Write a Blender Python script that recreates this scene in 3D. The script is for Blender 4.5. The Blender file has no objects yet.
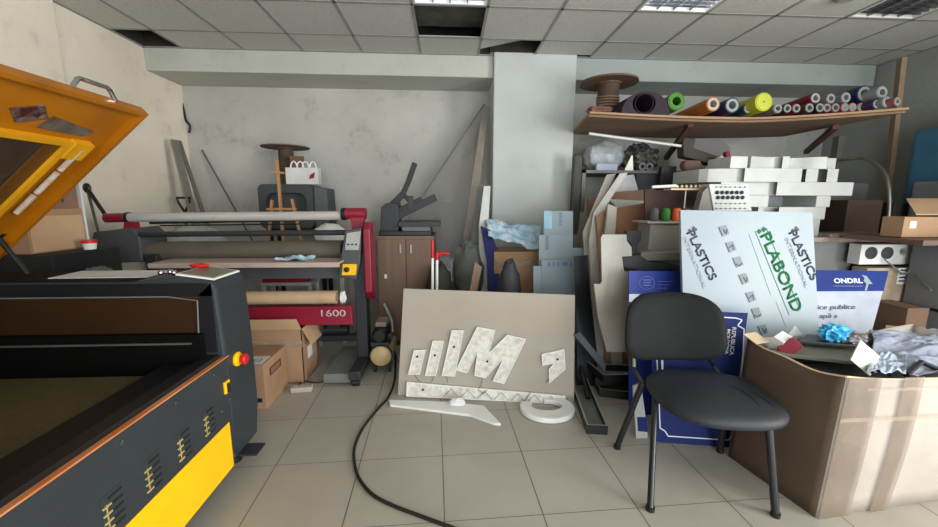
import bpy, bmesh, math, random
from mathutils import Vector, Matrix, Euler, noise
random.seed(7)
SC = bpy.context.scene
COL = SC.collection
PI = math.pi
# ------------------------------------------------------------------ camera geometry (a real camera at 1.41 m)
FPX, PITCH, YAW, ROLL, CH = 381.8, .1595, .056, .003, 1.41
cyw, syw = math.cos(YAW), math.sin(YAW)
FW = Vector((syw*math.cos(PITCH), cyw*math.cos(PITCH), -math.sin(PITCH)))
RT0 = Vector((cyw, -syw, 0)); UP0 = RT0.cross(FW)
RT = RT0*math.cos(ROLL) + UP0*math.sin(ROLL)
UP = UP0*math.cos(ROLL) - RT0*math.sin(ROLL)
CAM = Vector((0, 0, CH))
def ray(a, b): return FW + RT*((a-469)/FPX) - UP*((b-263.5)/FPX)
def W(a, b, Y=None, X=None, Z=None):
    d = ray(a, b)
    t = Y/d.y if Y is not None else X/d.x if X is not None else (Z-CH)/d.z
    return CAM + d*t
def hit(a, b, p0, n):
    d = ray(a, b); return CAM + d*((p0-CAM).dot(n)/d.dot(n))
def plane3(a, b, c):
    n = (b-a).cross(c-a).normalized()
    if n.dot(CAM-a) < 0: n = -n
    return a, n
# ------------------------------------------------------------------ materials
def lin(c):
    return tuple(((v/255)/12.92 if v/255 <= .04045 else ((v/255+.055)/1.055)**2.4) for v in c)
MATS = {}
def mat(name, c, rough=.6, metal=0, c2=None, scale=6, amt=.35, bump=0, bscale=60, alpha=1, trans=0, emit=None, estr=0, stretch=None, spec=.5, coat=0):
    if name in MATS: return MATS[name]
    m = bpy.data.materials.new(name); m.use_nodes = True; nt = m.node_tree; N = nt.nodes; L = nt.links
    b = N['Principled BSDF']; b.inputs['Roughness'].default_value = rough; b.inputs['Metallic'].default_value = metal
    b.inputs['Specular IOR Level'].default_value = spec
    b.inputs['Coat Weight'].default_value = coat
    tc = N.new('ShaderNodeTexCoord'); mp = N.new('ShaderNodeMapping'); L.new(tc.outputs['Object'], mp.inputs['Vector'])
    if stretch: mp.inputs['Scale'].default_value = stretch
    no = N.new('ShaderNodeTexNoise'); no.inputs['Scale'].default_value = scale; no.inputs['Detail'].default_value = 5
    L.new(mp.outputs[0], no.inputs['Vector'])
    if c2 is None: c2 = tuple(v*.86 for v in c)
    mr = N.new('ShaderNodeMapRange'); mr.inputs[1].default_value = .5-amt/2*.8; mr.inputs[2].default_value = .5+amt
    L.new(no.outputs[0], mr.inputs[0])
    mx = N.new('ShaderNodeMix'); mx.data_type = 'RGBA'
    mx.inputs[6].default_value = (*lin(c), 1); mx.inputs[7].default_value = (*lin(c2), 1)
    L.new(mr.outputs[0], mx.inputs[0]); L.new(mx.outputs[2], b.inputs['Base Color'])
    if bump:
        n2 = N.new('ShaderNodeTexNoise'); n2.inputs['Scale'].default_value = bscale; n2.inputs['Detail'].default_value = 3
        L.new(mp.outputs[0], n2.inputs['Vector'])
        bp = N.new('ShaderNodeBump'); bp.inputs['Strength'].default_value = bump; bp.inputs['Distance'].default_value = .01
        L.new(n2.outputs[0], bp.inputs['Height']); L.new(bp.outputs[0], b.inputs['Normal'])
    b.inputs['Alpha'].default_value = alpha; b.inputs['Transmission Weight'].default_value = trans
    if emit: b.inputs['Emission Color'].default_value = (*lin(emit), 1); b.inputs['Emission Strength'].default_value = estr
    MATS[name] = m; return m
def wallmat(name, c, c2, patch=.55):
    m = mat(name, c, .85, c2=c2, scale=1.6, amt=.45, bump=.25, bscale=35)
    nt = m.node_tree; N = nt.nodes; L = nt.links
    b = N['Principled BSDF']; src = b.inputs['Base Color'].links[0].from_socket
    tc = N.new('ShaderNodeTexCoord'); no = N.new('ShaderNodeTexNoise'); no.inputs['Scale'].default_value = 3.2; no.inputs['Detail'].default_value = 9; no.inputs['Roughness'].default_value = .75
    L.new(tc.outputs['Object'], no.inputs['Vector'])
    r = N.new('ShaderNodeMapRange'); r.inputs[1].default_value = .56; r.inputs[2].default_value = .74; r.inputs[4].default_value = patch
    L.new(no.outputs[0], r.inputs[0]); mx = N.new('ShaderNodeMix'); mx.data_type = 'RGBA'; mx.inputs[7].default_value = (*lin(tuple(v*.75 for v in c2)), 1)
    L.new(r.outputs[0], mx.inputs[0]); L.new(src, mx.inputs[6]); L.new(mx.outputs[2], b.inputs['Base Color'])
    return m
# ------------------------------------------------------------------ mesh builder
ORG = {}
class MB:
    def __init__(s): s.v = []; s.f = []; s.mi = []
    def add(s, vs, fs, mi=0):
        o = len(s.v); s.v += [Vector(v) for v in vs]; s.f += [[i+o for i in f] for f in fs]; s.mi += [mi]*len(fs); return s
    def box(s, x0, x1, y0, y1, z0, z1, mi=0):
        vs = [(x, y, z) for z in (z0, z1) for y in (y0, y1) for x in (x0, x1)]
        return s.add(vs, [(0,2,3,1),(4,5,7,6),(0,1,5,4),(2,6,7,3),(0,4,6,2),(1,3,7,5)], mi)
    def obox(s, c, size, R=None, mi=0):
        R = R or Matrix.Identity(3); h = Vector(size)/2; c = Vector(c)
        vs = [c + R @ Vector((x*h.x, y*h.y, z*h.z)) for z in (-1, 1) for y in (-1, 1) for x in (-1, 1)]
        return s.add(vs, [(0,2,3,1),(4,5,7,6),(0,1,5,4),(2,6,7,3),(0,4,6,2),(1,3,7,5)], mi)
    def prism(s, poly, vec, mi=0):
        n = len(poly); vec = Vector(vec); P = [Vector(p) for p in poly]
        nn = Vector((0, 0, 0))
        for i in range(n): nn += P[i].cross(P[(i+1) % n])
        if nn.dot(vec) > 0: P.reverse()
        vs = P + [p+vec for p in P]
        fs = [list(range(n)), list(range(2*n-1, n-1, -1))]
        for i in range(n): fs.append([i, i+n, (i+1) % n + n, (i+1) % n])
        return s.add(vs, fs, mi)
    def tube(s, pts, r, n=10, mi=0, sx=1):
        pts = [Vector(p) for p in pts]; k = len(pts); rs = r if isinstance(r, (list, tuple)) else [r]*k
        t0 = (pts[1]-pts[0]).normalized(); a = Vector((0, 0, 1)) if abs(t0.z) < .9 else Vector((1, 0, 0))
        u = t0.cross(a).normalized(); rings = []; vs = []; fs = []
        for i, p in enumerate(pts):
            t = (pts[min(i+1, k-1)] - pts[max(i-1, 0)]).normalized()
            u = (u - t*u.dot(t)).normalized(); w = t.cross(u)
            for j in range(n):
                q = 2*PI*j/n; vs.append(p + (u*math.cos(q)*sx + w*math.sin(q))*rs[i])
        for i in range(k-1):
            for j in range(n):
                fs.append([i*n+j, i*n+(j+1) % n, (i+1)*n+(j+1) % n, (i+1)*n+j])
        fs.append(list(range(n-1, -1, -1))); fs.append([(k-1)*n+j for j in range(n)])
        return s.add(vs, fs, mi)
    def cyl(s, p0, p1, r, n=24, mi=0): return s.tube([p0, p1], r, n, mi)
    def lathe(s, prof, o, axis=(0, 0, 1), n=32, mi=0):
        ax = Vector(axis).normalized(); a = Vector((0, 0, 1)) if abs(ax.z) < .9 else Vector((1, 0, 0))
        u = ax.cross(a).normalized(); w = ax.cross(u); o = Vector(o); vs = []; fs = []; k = len(prof)
        for (r, h) in prof:
            for j in range(n):
                q = 2*PI*j/n; vs.append(o + ax*h + (u*math.cos(q)+w*math.sin(q))*max(r, 1e-4))
        for i in range(k-1):
            for j in range(n): fs.append([i*n+j, i*n+(j+1) % n, (i+1)*n+(j+1) % n, (i+1)*n+j])
        fs.append(list(range(n-1, -1, -1))); fs.append([(k-1)*n+j for j in range(n)])
        return s.add(vs, fs, mi)
    def hollow(s, p0, p1, r, ri, n=24, mi=0, mi2=0):
        p0, p1 = Vector(p0), Vector(p1); ax = (p1-p0); L = ax.length
        ax.normalize(); a = Vector((0, 0, 1)) if abs(ax.z) < .9 else Vector((1, 0, 0)); u = ax.cross(a).normalized(); w = ax.cross(u)
        vs = []; fs = []; pr = [(r, 0), (r, L), (ri, L), (ri, 0)]
        for (R_, h) in pr:
            for j in range(n):
                q = 2*PI*j/n; vs.append(p0 + ax*h + (u*math.cos(q)+w*math.sin(q))*R_)
        for i in range(4):
            for j in range(n):
                i2 = (i+1) % 4; fs.append([i*n+j, i*n+(j+1) % n, i2*n+(j+1) % n, i2*n+j])
        return s.add(vs, fs, mi)
    def grid(s, fn, nu, nv, th=None, mi=0):
        vs = [Vector(fn(i/nu, j/nv)) for j in range(nv+1) for i in range(nu+1)]
        fs = [[j*(nu+1)+i, j*(nu+1)+i+1, (j+1)*(nu+1)+i+1, (j+1)*(nu+1)+i] for j in range(nv) for i in range(nu)]
        return s.add(vs, fs, mi)
    def blob(s, c, r, n=16, m=10, jit=0, mi=0, flat=None, seed=0):
        rnd = random.Random(seed); c = Vector(c); vs = []; fs = []
        ph = [rnd.uniform(0, 6.28) for _ in range(6)]
        for i in range(m+1):
            th = PI*i/m
            for j in range(n):
                q = 2*PI*j/n; d = Vector((math.sin(th)*math.cos(q), math.sin(th)*math.sin(q), math.cos(th)))
                k = 1 + jit*(math.sin(5*d.x*2+ph[0]) + math.sin(6*d.y*2+ph[1]) + math.sin(7*d.z*2+ph[2]) + .7*math.sin(13*d.x+11*d.z+ph[3])+.7*math.sin(12*d.y-15*d.x+ph[4]))/3
                p = Vector((d.x*r[0], d.y*r[1], d.z*r[2]))*k
                if flat is not None: p.z = max(p.z, -r[2]*flat)
                vs.append(c+p)
        for i in range(m):
            for j in range(n): fs.append([i*n+j, (i+1)*n+j, (i+1)*n+(j+1) % n, i*n+(j+1) % n])
        return s.add(vs, fs, mi)
    def build(s, name, mats, parent=None, bevel=0, smooth=False, solid=0, subsurf=0, seg=2, ang=35):
        if not isinstance(mats, (list, tuple)): mats = [mats]
        me = bpy.data.meshes.new(name)
        if parent is None:
            lo = [min(v[i] for v in s.v) for i in range(3)]; hi = [max(v[i] for v in s.v) for i in range(3)]
            org = Vector(((lo[0]+hi[0])/2, (lo[1]+hi[1])/2, lo[2])); loc = org
        else:
            org = ORG[parent.name]; loc = Vector((0, 0, 0))
        me.from_pydata([v-org for v in s.v], [], s.f)
        for m in mats: me.materials.append(m)
        for p, i in zip(me.polygons, s.mi): p.material_index = i
        bm = bmesh.new(); bm.from_mesh(me); bmesh.ops.remove_doubles(bm, verts=bm.verts, dist=1e-5)
        bmesh.ops.recalc_face_normals(bm, faces=bm.faces); bm.to_mesh(me); bm.free()
        if smooth:
            for p in me.polygons: p.use_smooth = True
            me.set_sharp_from_angle(angle=math.radians(ang))
        me.validate(); me.update()
        o = bpy.data.objects.new(name, me); COL.objects.link(o); o.location = loc
        ORG[o.name] = org
        if parent: o.parent = parent
        if solid:
            md = o.modifiers.new('s', 'SOLIDIFY'); md.thickness = solid; md.offset = 0
        if bevel:
            md = o.modifiers.new('b', 'BEVEL'); md.width = bevel; md.segments = seg; md.limit_method = 'ANGLE'
        if subsurf:
            md = o.modifiers.new('u', 'SUBSURF'); md.levels = subsurf; md.render_levels = subsurf
        return o
def tag(o, label, cat, group=None, kind=None):
    o['label'] = label; o['category'] = cat
    if group: o['group'] = group
    if kind: o['kind'] = kind
    return o
def thing(name, label, cat, loc, group=None):
    o = bpy.data.objects.new(name, None); COL.objects.link(o); o.location = loc; o.empty_display_size = .1
    ORG[o.name] = Vector(loc); return tag(o, label, cat, group)
def struct(o): o['kind'] = 'structure'; return o
def text(name, s, p, u, v, h, m, parent, bold=0, width=None, italic=0, depth=.0012):
    """lettering whose baseline starts at p, runs along u and stands up along v; h = cap height"""
    cu = bpy.data.curves.new(name, 'FONT'); cu.body = s; cu.size = h/.7; cu.offset = bold; cu.extrude = 0; cu.shear = italic
    t = bpy.data.objects.new(name, cu); COL.objects.link(t); bpy.context.view_layer.update()
    dg = bpy.context.evaluated_depsgraph_get(); me = bpy.data.meshes.new_from_object(t.evaluated_get(dg))
    bpy.data.objects.remove(t); bpy.data.curves.remove(cu)
    u = Vector(u).normalized(); v = Vector(v); v = (v - u*v.dot(u)).normalized(); n = u.cross(v)
    xs = [q.co.x for q in me.vertices]; k = 1
    if width: k = width/(max(xs)-min(xs))
    x0 = min(xs)
    org = ORG[parent.name]
    for q in me.vertices:
        q.co = Vector(p) + u*((q.co.x-x0)*k) + v*q.co.y + n*depth - org
    me.materials.clear(); me.materials.append(m)
    o = bpy.data.objects.new(name, me); COL.objects.link(o); o.parent = parent; ORG[o.name] = org
    md = o.modifiers.new('s', 'SOLIDIFY'); md.thickness = .0008; md.offset = 1
    return o
def spline(pts, k=8):
    out = []; P = [Vector(p) for p in pts]; n = len(P)
    for i in range(n-1):
        p0, p1, p2, p3 = P[max(i-1, 0)], P[i], P[i+1], P[min(i+2, n-1)]
        for j in range(k):
            t = j/k; out.append(.5*((2*p1)+(-p0+p2)*t+(2*p0-5*p1+4*p2-p3)*t*t+(-p0+3*p1-3*p2+p3)*t**3))
    out.append(P[-1]); return out
spline_ = spline
def Rz(a): return Matrix.Rotation(a, 3, 'Z')
def Rx(a): return Matrix.Rotation(a, 3, 'X')
def Ry(a): return Matrix.Rotation(a, 3, 'Y')
# ------------------------------------------------------------------ palette
M_wall = wallmat('whitewash wall', (244, 234, 216), (218, 208, 192), .4)
M_wallb = wallmat('whitewash back wall', (198, 197, 190), (170, 168, 160))
M_colm = wallmat('column plaster', (200, 204, 202), (188, 192, 188), .2)
M_beam = wallmat('beam plaster', (198, 199, 190), (182, 183, 174), .35)
M_tile = mat('ceiling tile', (204, 204, 198), .9, c2=(190, 190, 184), scale=40, amt=.3)
M_grid = mat('ceiling grid', (150, 150, 146), .5)
M_dark = mat('dark void', (42, 40, 36), .95, c2=(60, 55, 46), scale=5)
M_black = mat('black plastic', (22, 22, 24), .45)
M_blackm = mat('matt black', (16, 16, 17), .8)
M_graph = mat('graphite paint', (50, 55, 58), .5, c2=(45, 49, 52), scale=3, spec=.35)
M_graphd = mat('dark graphite', (44, 46, 48), .5)
M_yel = mat('signal yellow', (250, 196, 0), .45, c2=(244, 186, 0))
M_lid = mat('amber lid paint', (176, 108, 8), .36, c2=(140, 80, 5), scale=4, coat=.2)
M_steel = mat('steel', (170, 172, 172), .25, 1)
M_alu = mat('aluminium', (170, 168, 160), .4, .8)
M_chrome = mat('chrome', (220, 220, 220), .12, 1)
M_brown = mat('cardboard', (164, 130, 100), .85, c2=(146, 112, 84), scale=5, bump=.15)
M_cardd = mat('dark cardboard', (112, 86, 68), .85, c2=(96, 72, 56), scale=5, bump=.15)
M_cardl = mat('light cardboard', (192, 158, 124), .85, c2=(176, 142, 108), scale=5, bump=.15)
M_edge = mat('cardboard edge', (214, 190, 158), .9)
M_tape = mat('packing tape', (196, 178, 156), .2, c2=(170, 150, 128), alpha=.35)
M_label = mat('white paper', (225, 225, 222), .7)
M_ink = mat('black ink', (26, 26, 30), .6)
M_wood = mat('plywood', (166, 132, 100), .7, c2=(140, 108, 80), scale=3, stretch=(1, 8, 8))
M_woodd = mat('dark timber', (104, 80, 62), .7, c2=(84, 62, 48), scale=3, stretch=(8, 8, 1))
M_pine = mat('pine', (190, 142, 96), .6, c2=(170, 122, 80), scale=3, stretch=(8, 8, 1))
M_walnut = mat('brown melamine', (118, 92, 74), .5, c2=(100, 76, 60), scale=2, stretch=(9, 9, .8))
M_white = mat('white plastic', (232, 232, 228), .4, c2=(222, 222, 216))
M_acryl = mat('white acrylic', (186, 188, 184), .4, c2=(168, 170, 166))
M_red = mat('red plastic', (206, 28, 34), .4)
M_maroon = mat('maroon paint', (138, 26, 48), .4, c2=(126, 22, 42))
M_beige = mat('fibreboard face', (172, 163, 150), .8, c2=(164, 155, 142), scale=3)
M_navy = mat('navy sign film', (22, 36, 94), .6, c2=(19, 31, 82), spec=.2)
M_sky = mat('pale blue film', (134, 148, 155), .4, c2=(122, 138, 146), scale=2)
M_green = mat('brand green', (14, 104, 54), .6, spec=.2)
M_grey = mat('light grey plastic', (166, 166, 160), .5)
M_gmid = mat('mid grey plastic', (112, 114, 112), .6)
M_fab = mat('black upholstery', (26, 29, 29), .7, c2=(22, 24, 24), scale=200, bump=.1, bscale=600, spec=.15)
M_fabs = mat('upholstery seat', (42, 46, 51), .55, c2=(36, 39, 43), scale=200, bump=.1, bscale=600, spec=.35)
M_glass = mat('smoked acrylic', (60, 50, 42), .08, alpha=.62, c2=(50, 42, 36))
M_clear = mat('clear film', (225, 230, 232), .12, alpha=.42)
M_cable = mat('black rubber', (20, 19, 18), .5)
# ------------------------------------------------------------------ floor
def floor_mat():
    m = bpy.data.materials.new('floor tiles'); m.use_nodes = True; nt = m.node_tree; N = nt.nodes; L = nt.links
    b = N['Principled BSDF']; tc = N.new('ShaderNodeTexCoord'); mp = N.new('ShaderNodeMapping')
    mp.vector_type = 'POINT'; mp.inputs['Rotation'].default_value = (0, 0, -.0347)
    L.new(tc.outputs['Object'], mp.inputs['Vector'])
    m2 = N.new('ShaderNodeMapping'); m2.inputs['Location'].default_value = (-.031, -1.5045, 0); L.new(mp.outputs[0], m2.inputs['Vector'])
    sp = N.new('ShaderNodeSeparateXYZ'); L.new(m2.outputs[0], sp.inputs[0])
    outs = []
    for ax in ('X', 'Y'):
        d = N.new('ShaderNodeMath'); d.operation = 'DIVIDE'; d.inputs[1].default_value = .45; L.new(sp.outputs[ax], d.inputs[0])
        a = N.new('ShaderNodeMath'); a.operation = 'ADD'; a.inputs[1].default_value = 100.5; L.new(d.outputs[0], a.inputs[0])
        fr = N.new('ShaderNodeMath'); fr.operation = 'FRACT'; L.new(a.outputs[0], fr.inputs[0])
        s_ = N.new('ShaderNodeMath'); s_.operation = 'SUBTRACT'; s_.inputs[1].default_value = .5; L.new(fr.outputs[0], s_.inputs[0])
        ab = N.new('ShaderNodeMath'); ab.operation = 'ABSOLUTE'; L.new(s_.outputs[0], ab.inputs[0])
        lt = N.new('ShaderNodeMath'); lt.operation = 'LESS_THAN'; lt.inputs[1].default_value = .0062 if ax == 'X' else .004
        L.new(ab.outputs[0], lt.inputs[0]); outs.append(lt)
    mxx = N.new('ShaderNodeMath'); mxx.operation = 'MAXIMUM'; L.new(outs[0].outputs[0], mxx.inputs[0]); L.new(outs[1].outputs[0], mxx.inputs[1])
    no = N.new('ShaderNodeTexNoise'); no.inputs['Scale'].default_value = 3; no.inputs['Detail'].default_value = 8; L.new(tc.outputs['Object'], no.inputs['Vector'])
    c1 = N.new('ShaderNodeMix'); c1.data_type = 'RGBA'; c1.inputs[6].default_value = (*lin((176, 170, 158)), 1); c1.inputs[7].default_value = (*lin((152, 146, 134)), 1)
    L.new(no.outputs[0], c1.inputs[0])
    n3 = N.new('ShaderNodeTexNoise'); n3.inputs['Scale'].default_value = 1.2; n3.inputs['Detail'].default_value = 3; L.new(tc.outputs['Object'], n3.inputs['Vector'])
    gm = N.new('ShaderNodeMix'); gm.data_type = 'RGBA'; gm.inputs[6].default_value = (*lin((60, 54, 46)), 1); gm.inputs[7].default_value = (*lin((120, 112, 98)), 1)
    L.new(n3.outputs[0], gm.inputs[0])
    c2 = N.new('ShaderNodeMix'); c2.data_type = 'RGBA'; L.new(mxx.outputs[0], c2.inputs[0]); L.new(c1.outputs[2], c2.inputs[6]); L.new(gm.outputs[2], c2.inputs[7])
    L.new(c2.outputs[2], b.inputs['Base Color'])
    rr = N.new('ShaderNodeMapRange'); rr.inputs[3].default_value = .3; rr.inputs[4].default_value = .5; L.new(no.outputs[0], rr.inputs[0]); L.new(rr.outputs[0], b.inputs['Roughness'])
    bp = N.new('ShaderNodeBump'); bp.inputs['Strength'].default_value = .4; bp.inputs['Distance'].default_value = .002; bp.invert = True
    L.new(mxx.outputs[0], bp.inputs['Height']); L.new(bp.outputs[0], b.inputs['Normal'])
    return m
XL, XR, YB, YF, ZC = -3.06, 4.85, 4.86, -3.1, 2.945
def at_origin(o):
    # structure meshes keep world coordinates
    d = o.location.copy()
    for v in o.data.vertices: v.co += d
    o.location = (0, 0, 0); ORG[o.name] = Vector((0, 0, 0)); return o
fl = struct(at_origin(MB().box(XL-.1, XR+.1, YF-.1, YB+.1, -.1, 0).build('floor', floor_mat())))
struct(at_origin(MB().box(XL-.15, XL, YF, YB, 0, 3.4).build('wall_left', M_wall)))
struct(at_origin(MB().box(XL, XL+.035, YF, 3.40, 0, 3.4).build('trim_1', M_wall, bevel=.006)))
struct(at_origin(MB().box(XL-.15, XR+.15, YB, YB+.15, 0, 3.4).build('wall_back', M_wallb)))
WX0, WX1, WZ0, WZ1 = -.8, 4.3, .10, 2.70
VY0, VY1 = -2.0, .1
rw = MB(); rw.box(XR, XR+.15, VY1, YB, 0, 3.4); rw.box(XR, XR+.15, YF, VY0, 0, 3.4); rw.box(XR, XR+.15, VY0, VY1, 0, WZ0); rw.box(XR, XR+.15, VY0, VY1, WZ1, 3.4)
struct(at_origin(rw.build('wall_right', wallmat('right wall', (160, 162, 157), (144, 145, 140), .3))))
w2 = MB()
for y in (VY0, (VY0+VY1)/2, VY1): w2.box(XR+.04, XR+.1, y-.03, y+.03, WZ0, WZ1)
w2.box(XR+.04, XR+.1, VY0, VY1, WZ0, WZ0+.06); w2.box(XR+.04, XR+.1, VY0, VY1, WZ1-.06, WZ1)
struct(at_origin(w2.build('window_2', M_white)))
# rear wall with a shop window behind the camera
r = MB(); r.box(XL-.15, WX0, YF-.15, YF, 0, 3.4); r.box(WX1, XR+.15, YF-.15, YF, 0, 3.4); r.box(WX0, WX1, YF-.15, YF, 0, WZ0); r.box(WX0, WX1, YF-.15, YF, WZ1, 3.4)
struct(at_origin(r.build('wall_front', M_wall)))
wf = MB()
for x in (WX0, .9, 2.6, WX1): wf.box(x-.03, x+.03, YF-.1, YF-.04, WZ0, WZ1)
wf.box(WX0, WX1, YF-.1, YF-.04, WZ0, WZ0+.06); wf.box(WX0, WX1, YF-.1, YF-.04, WZ1-.06, WZ1)
struct(at_origin(wf.build('window_1', M_white)))
# beam and column
struct(at_origin(MB().box(XL, 1.0, 4.33, YB, 2.725, 3.3).build('trim_2', M_beam, bevel=.008)))
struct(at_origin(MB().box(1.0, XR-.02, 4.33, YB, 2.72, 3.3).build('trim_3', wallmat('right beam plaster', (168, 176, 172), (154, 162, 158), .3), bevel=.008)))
struct(at_origin(MB().box(.495, 1.378, 4.26, YB, 0, 3.3).build('trim_4', M_colm, bevel=.012)))
# ------------------------------------------------------------------ suspended ceiling
CX0, CY0 = -3.2702, 3.3044
holes = {(0, 1), (5, 0), (6, 1)}
lamps = {(5, -1), (8, -1), (11, -1)}
t = MB(); g = MB()
for i in range(0, 14):
    for k in range(-11, 2):
        x0, x1 = CX0+.6*i, CX0+.6*(i+1); y0, y1 = CY0+.6*k, CY0+.6*(k+1)
        x0 = max(x0, XL); x1 = min(x1, XR); y1 = min(y1, 4.33); y0 = max(y0, YF)
        if x1-x0 < .02 or y1-y0 < .02 or (i, k) in holes or (i, k) in lamps: continue
        if k == 1 and i in (6, 7): y1 = min(y1, 4.26)
        t.box(x0+.008, x1-.008, y0+.008, y1-.008, ZC, ZC+.015)
# a few pieces left in the openings
t.box(-.26, .33, 3.93, 4.32, ZC+.01, ZC+.025)
t.add([(.30, 3.93, ZC+.02), (.95, 3.93, ZC+.16), (.95, 4.24, ZC+.16), (.30, 4.24, ZC+.02)], [(0, 1, 2, 3)])
struct(at_origin(t.build('ceiling', M_tile)))
for i in range(0, 15):
    x = CX0+.6*i
    if XL < x < XR: g.box(x-.012, x+.012, YF, 4.33, ZC-.004, ZC+.004)
for k in range(-11, 3):
    y = CY0+.6*k
    if YF < y < 4.33: g.box(XL, XR, y-.012, y+.012, ZC-.004, ZC+.004)
g.box(XL, XL+.025, YF, 4.33, ZC-.006, ZC+.004); g.box(XL, XR, 4.305, 4.33, ZC-.006, ZC+.004); g.box(XR-.025, XR, YF, 4.33, ZC-.006, ZC+.004)
struct(at_origin(g.build('trim_5', M_grid)))
struct(at_origin(MB().box(XL-.15, XR+.15, YF-.15, YB+.15, 3.3, 3.45).build('trim_6', M_dark)))
pm = MB(); pm.box(XL, XL+.04, YF, 4.33, 2.955, 3.3); pm.box(XL+.04, .46, 4.31, 4.33, 2.955, 3.3); pm.box(.46, 1.39, 4.24, 4.26, 2.955, 3.3); pm.box(1.39, XR, 4.31, 4.33, 2.955, 3.3)
struct(at_origin(pm.build('trim_8', M_dark)))  # dark lining added above the tiles; shade inside the openings put into colour
# mottled dark recess panel over the open cell beside the lamp
struct(at_origin(MB().box(-.27, .34, 3.3, 3.92, ZC+.10, ZC+.115).build('trim_7', mat('mottled dark panel', (96, 94, 88), .9, c2=(60, 58, 54), scale=7))))
lab = {5: 'louvred ceiling lamp nearest the room centre, beside the open ceiling cell', 8: 'louvred ceiling lamp in the middle of the three',
       11: 'dim louvred ceiling lamp nearest the right wall'}
M_louv = mat('louvre metal', (150, 150, 150), .22, .9)
for (i, k) in sorted(lamps):
    x0 = CX0+.6*i; y0 = CY0+.6*k
    e = thing('ceiling_lamp', lab[i], 'ceiling lamp', (x0+.3, y0+.3, ZC), 'recessed louvred ceiling lamps')
    f = MB(); f.box(x0+.012, x0+.03, y0+.012, y0+.588, ZC-.004, ZC+.09); f.box(x0+.57, x0+.588, y0+.012, y0+.588, ZC-.004, ZC+.09)
    f.box(x0+.03, x0+.57, y0+.012, y0+.03, ZC-.004, ZC+.09); f.box(x0+.03, x0+.57, y0+.57, y0+.588, ZC-.004, ZC+.09)
    f.build('frame', M_white, e)
    MB().box(x0+.02, x0+.58, y0+.02, y0+.58, ZC+.09, ZC+.1).build('reflector', mat('lamp reflector', (225, 228, 232), .25, .3), e)
    l = MB()
    for q in range(1, 4): l.box(x0+.03+.135*q-.004, x0+.03+.135*q+.004, y0+.03, y0+.57, ZC, ZC+.045)
    for q in range(1, 10): l.box(x0+.03, x0+.57, y0+.03+.054*q-.003, y0+.03+.054*q+.003, ZC, ZC+.04)
    l.build('louvre', M_louv, e)
    for q in range(4):
        xx = x0+.0975+.135*q
        MB().cyl((xx, y0+.04, ZC+.07), (xx, y0+.56, ZC+.07), .012, 12).build('fluorescent_tube',
            mat('lit tube' if i < 11 else 'dim tube', (235, 238, 240), .4, emit=(235, 242, 255), estr=7 if i < 11 else .6), e)  # tubes of the right lamp emit too, only faintly
tag(MB().lathe([(.0, 0), (.05, 0), (.075, .018), (.08, .03)], (CX0+.6*11-.33, 2.98, ZC-.034), n=28).build('smoke_detector', M_grey, smooth=True),
    'round grey smoke detector on the ceiling between two lamps', 'smoke detector')

# ------------------------------------------------------------------ laser cutter (front left)
LX, LY0, LY1 = -1.07, .35, 2.065
lc = thing('laser_cutter', 'large dark grey laser cutter with open amber lid and yellow stripe panel', 'laser cutter', (-1.7, 1.2, 0))
BX = -2.42
prof = [(LX, .11), (LX, .665), (LX-.02, .665), (LX-.02, .11)]
b = MB(); b.prism([(x, LY0, z) for x, z in prof], (0, 1.80-LY0, 0))
b.build('front_wall', M_graph, lc, bevel=.004)
# far end block carrying the control panel
e = MB(); e.prism([(LX-.02, 1.80, .11), (LX, 1.80, .30), (LX, 1.80, .70), (LX-.012, 1.80, 1.01), (LX-.03, 1.80, 1.04), (LX-.2, 1.80, 1.065), (LX-.36, 1.80, 1.045), (BX, 1.80, 1.045), (BX, 1.80, .11)], (0, LY1-1.80, 0))
e.build('end_housing', M_graph, lc, bevel=.012)
e = MB(); e.box(BX, LX-.05, LY0, LY0+.3, .11, 1.045); e.build('end_housing', M_graph, lc, bevel=.01)
MB().box(BX, BX+.28, LY0+.3, 1.80, .11, 1.045).build('rear_housing', M_graphd, lc, bevel=.01)
# chamber liner
M_liner = mat('chamber liner', (34, 27, 20), .5, c2=(44, 32, 20), scale=8)
M_brl = mat('chamber brown liner', (54, 34, 14), .6, c2=(44, 26, 10), scale=8, spec=.2)
M_chb = mat('chamber black', (9, 9, 8), .9, spec=.1)
c = MB(); c.box(BX+.28, LX-.05, 1.792, 1.80, .80, .98); c.build('chamber_end_panel', M_brl, lc)
c = MB(); c.box(BX+.28, LX-.08, 1.76, 1.79, .12, .80); c.box(BX+.28, BX+.33, .65, 1.775, .12, .98); c.build('chamber_lining', M_chb, lc)
MB().box(BX+.30, LX-.12, 1.752, 1.76, .755, .762).build('guide_rail', M_alu, lc)
MB().box(BX+.28, LX-.05, .65, 1.79, .11, .16).build('chamber_floor', M_chb, lc)
zbed = W(100, 377, Y=1.74).z; xbed = W(60, 430, Z=zbed).x
hb = MB(); hb.box(BX+.33, xbed, .65, 1.74, zbed-.035, zbed)
hm = mat('honeycomb bed', (98, 88, 58), .55, c2=(74, 66, 42), scale=60, bump=.5, bscale=220)
hb.build('cutting_bed', hm, lc)
for (xa_, xb_, za_, zb_2) in ((xbed, xbed+.03, zbed-.06, zbed+.02), (xbed+.045, LX-.09, zbed, zbed+.045), (LX-.085, LX-.02, .60, .69)):
    MB().box(xa_, max(xb_, xa_+.02), .65, 1.79, za_, zb_2).build('bed_rail', M_black, lc, bevel=.003)
tr = MB(); tr.box(LX-.020, LX+.002, LY0, 1.83, .665, .671); tr.build('orange_edge_strip', mat('orange edge', (196, 110, 52), .35, c2=(210, 150, 110)), lc)
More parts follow.
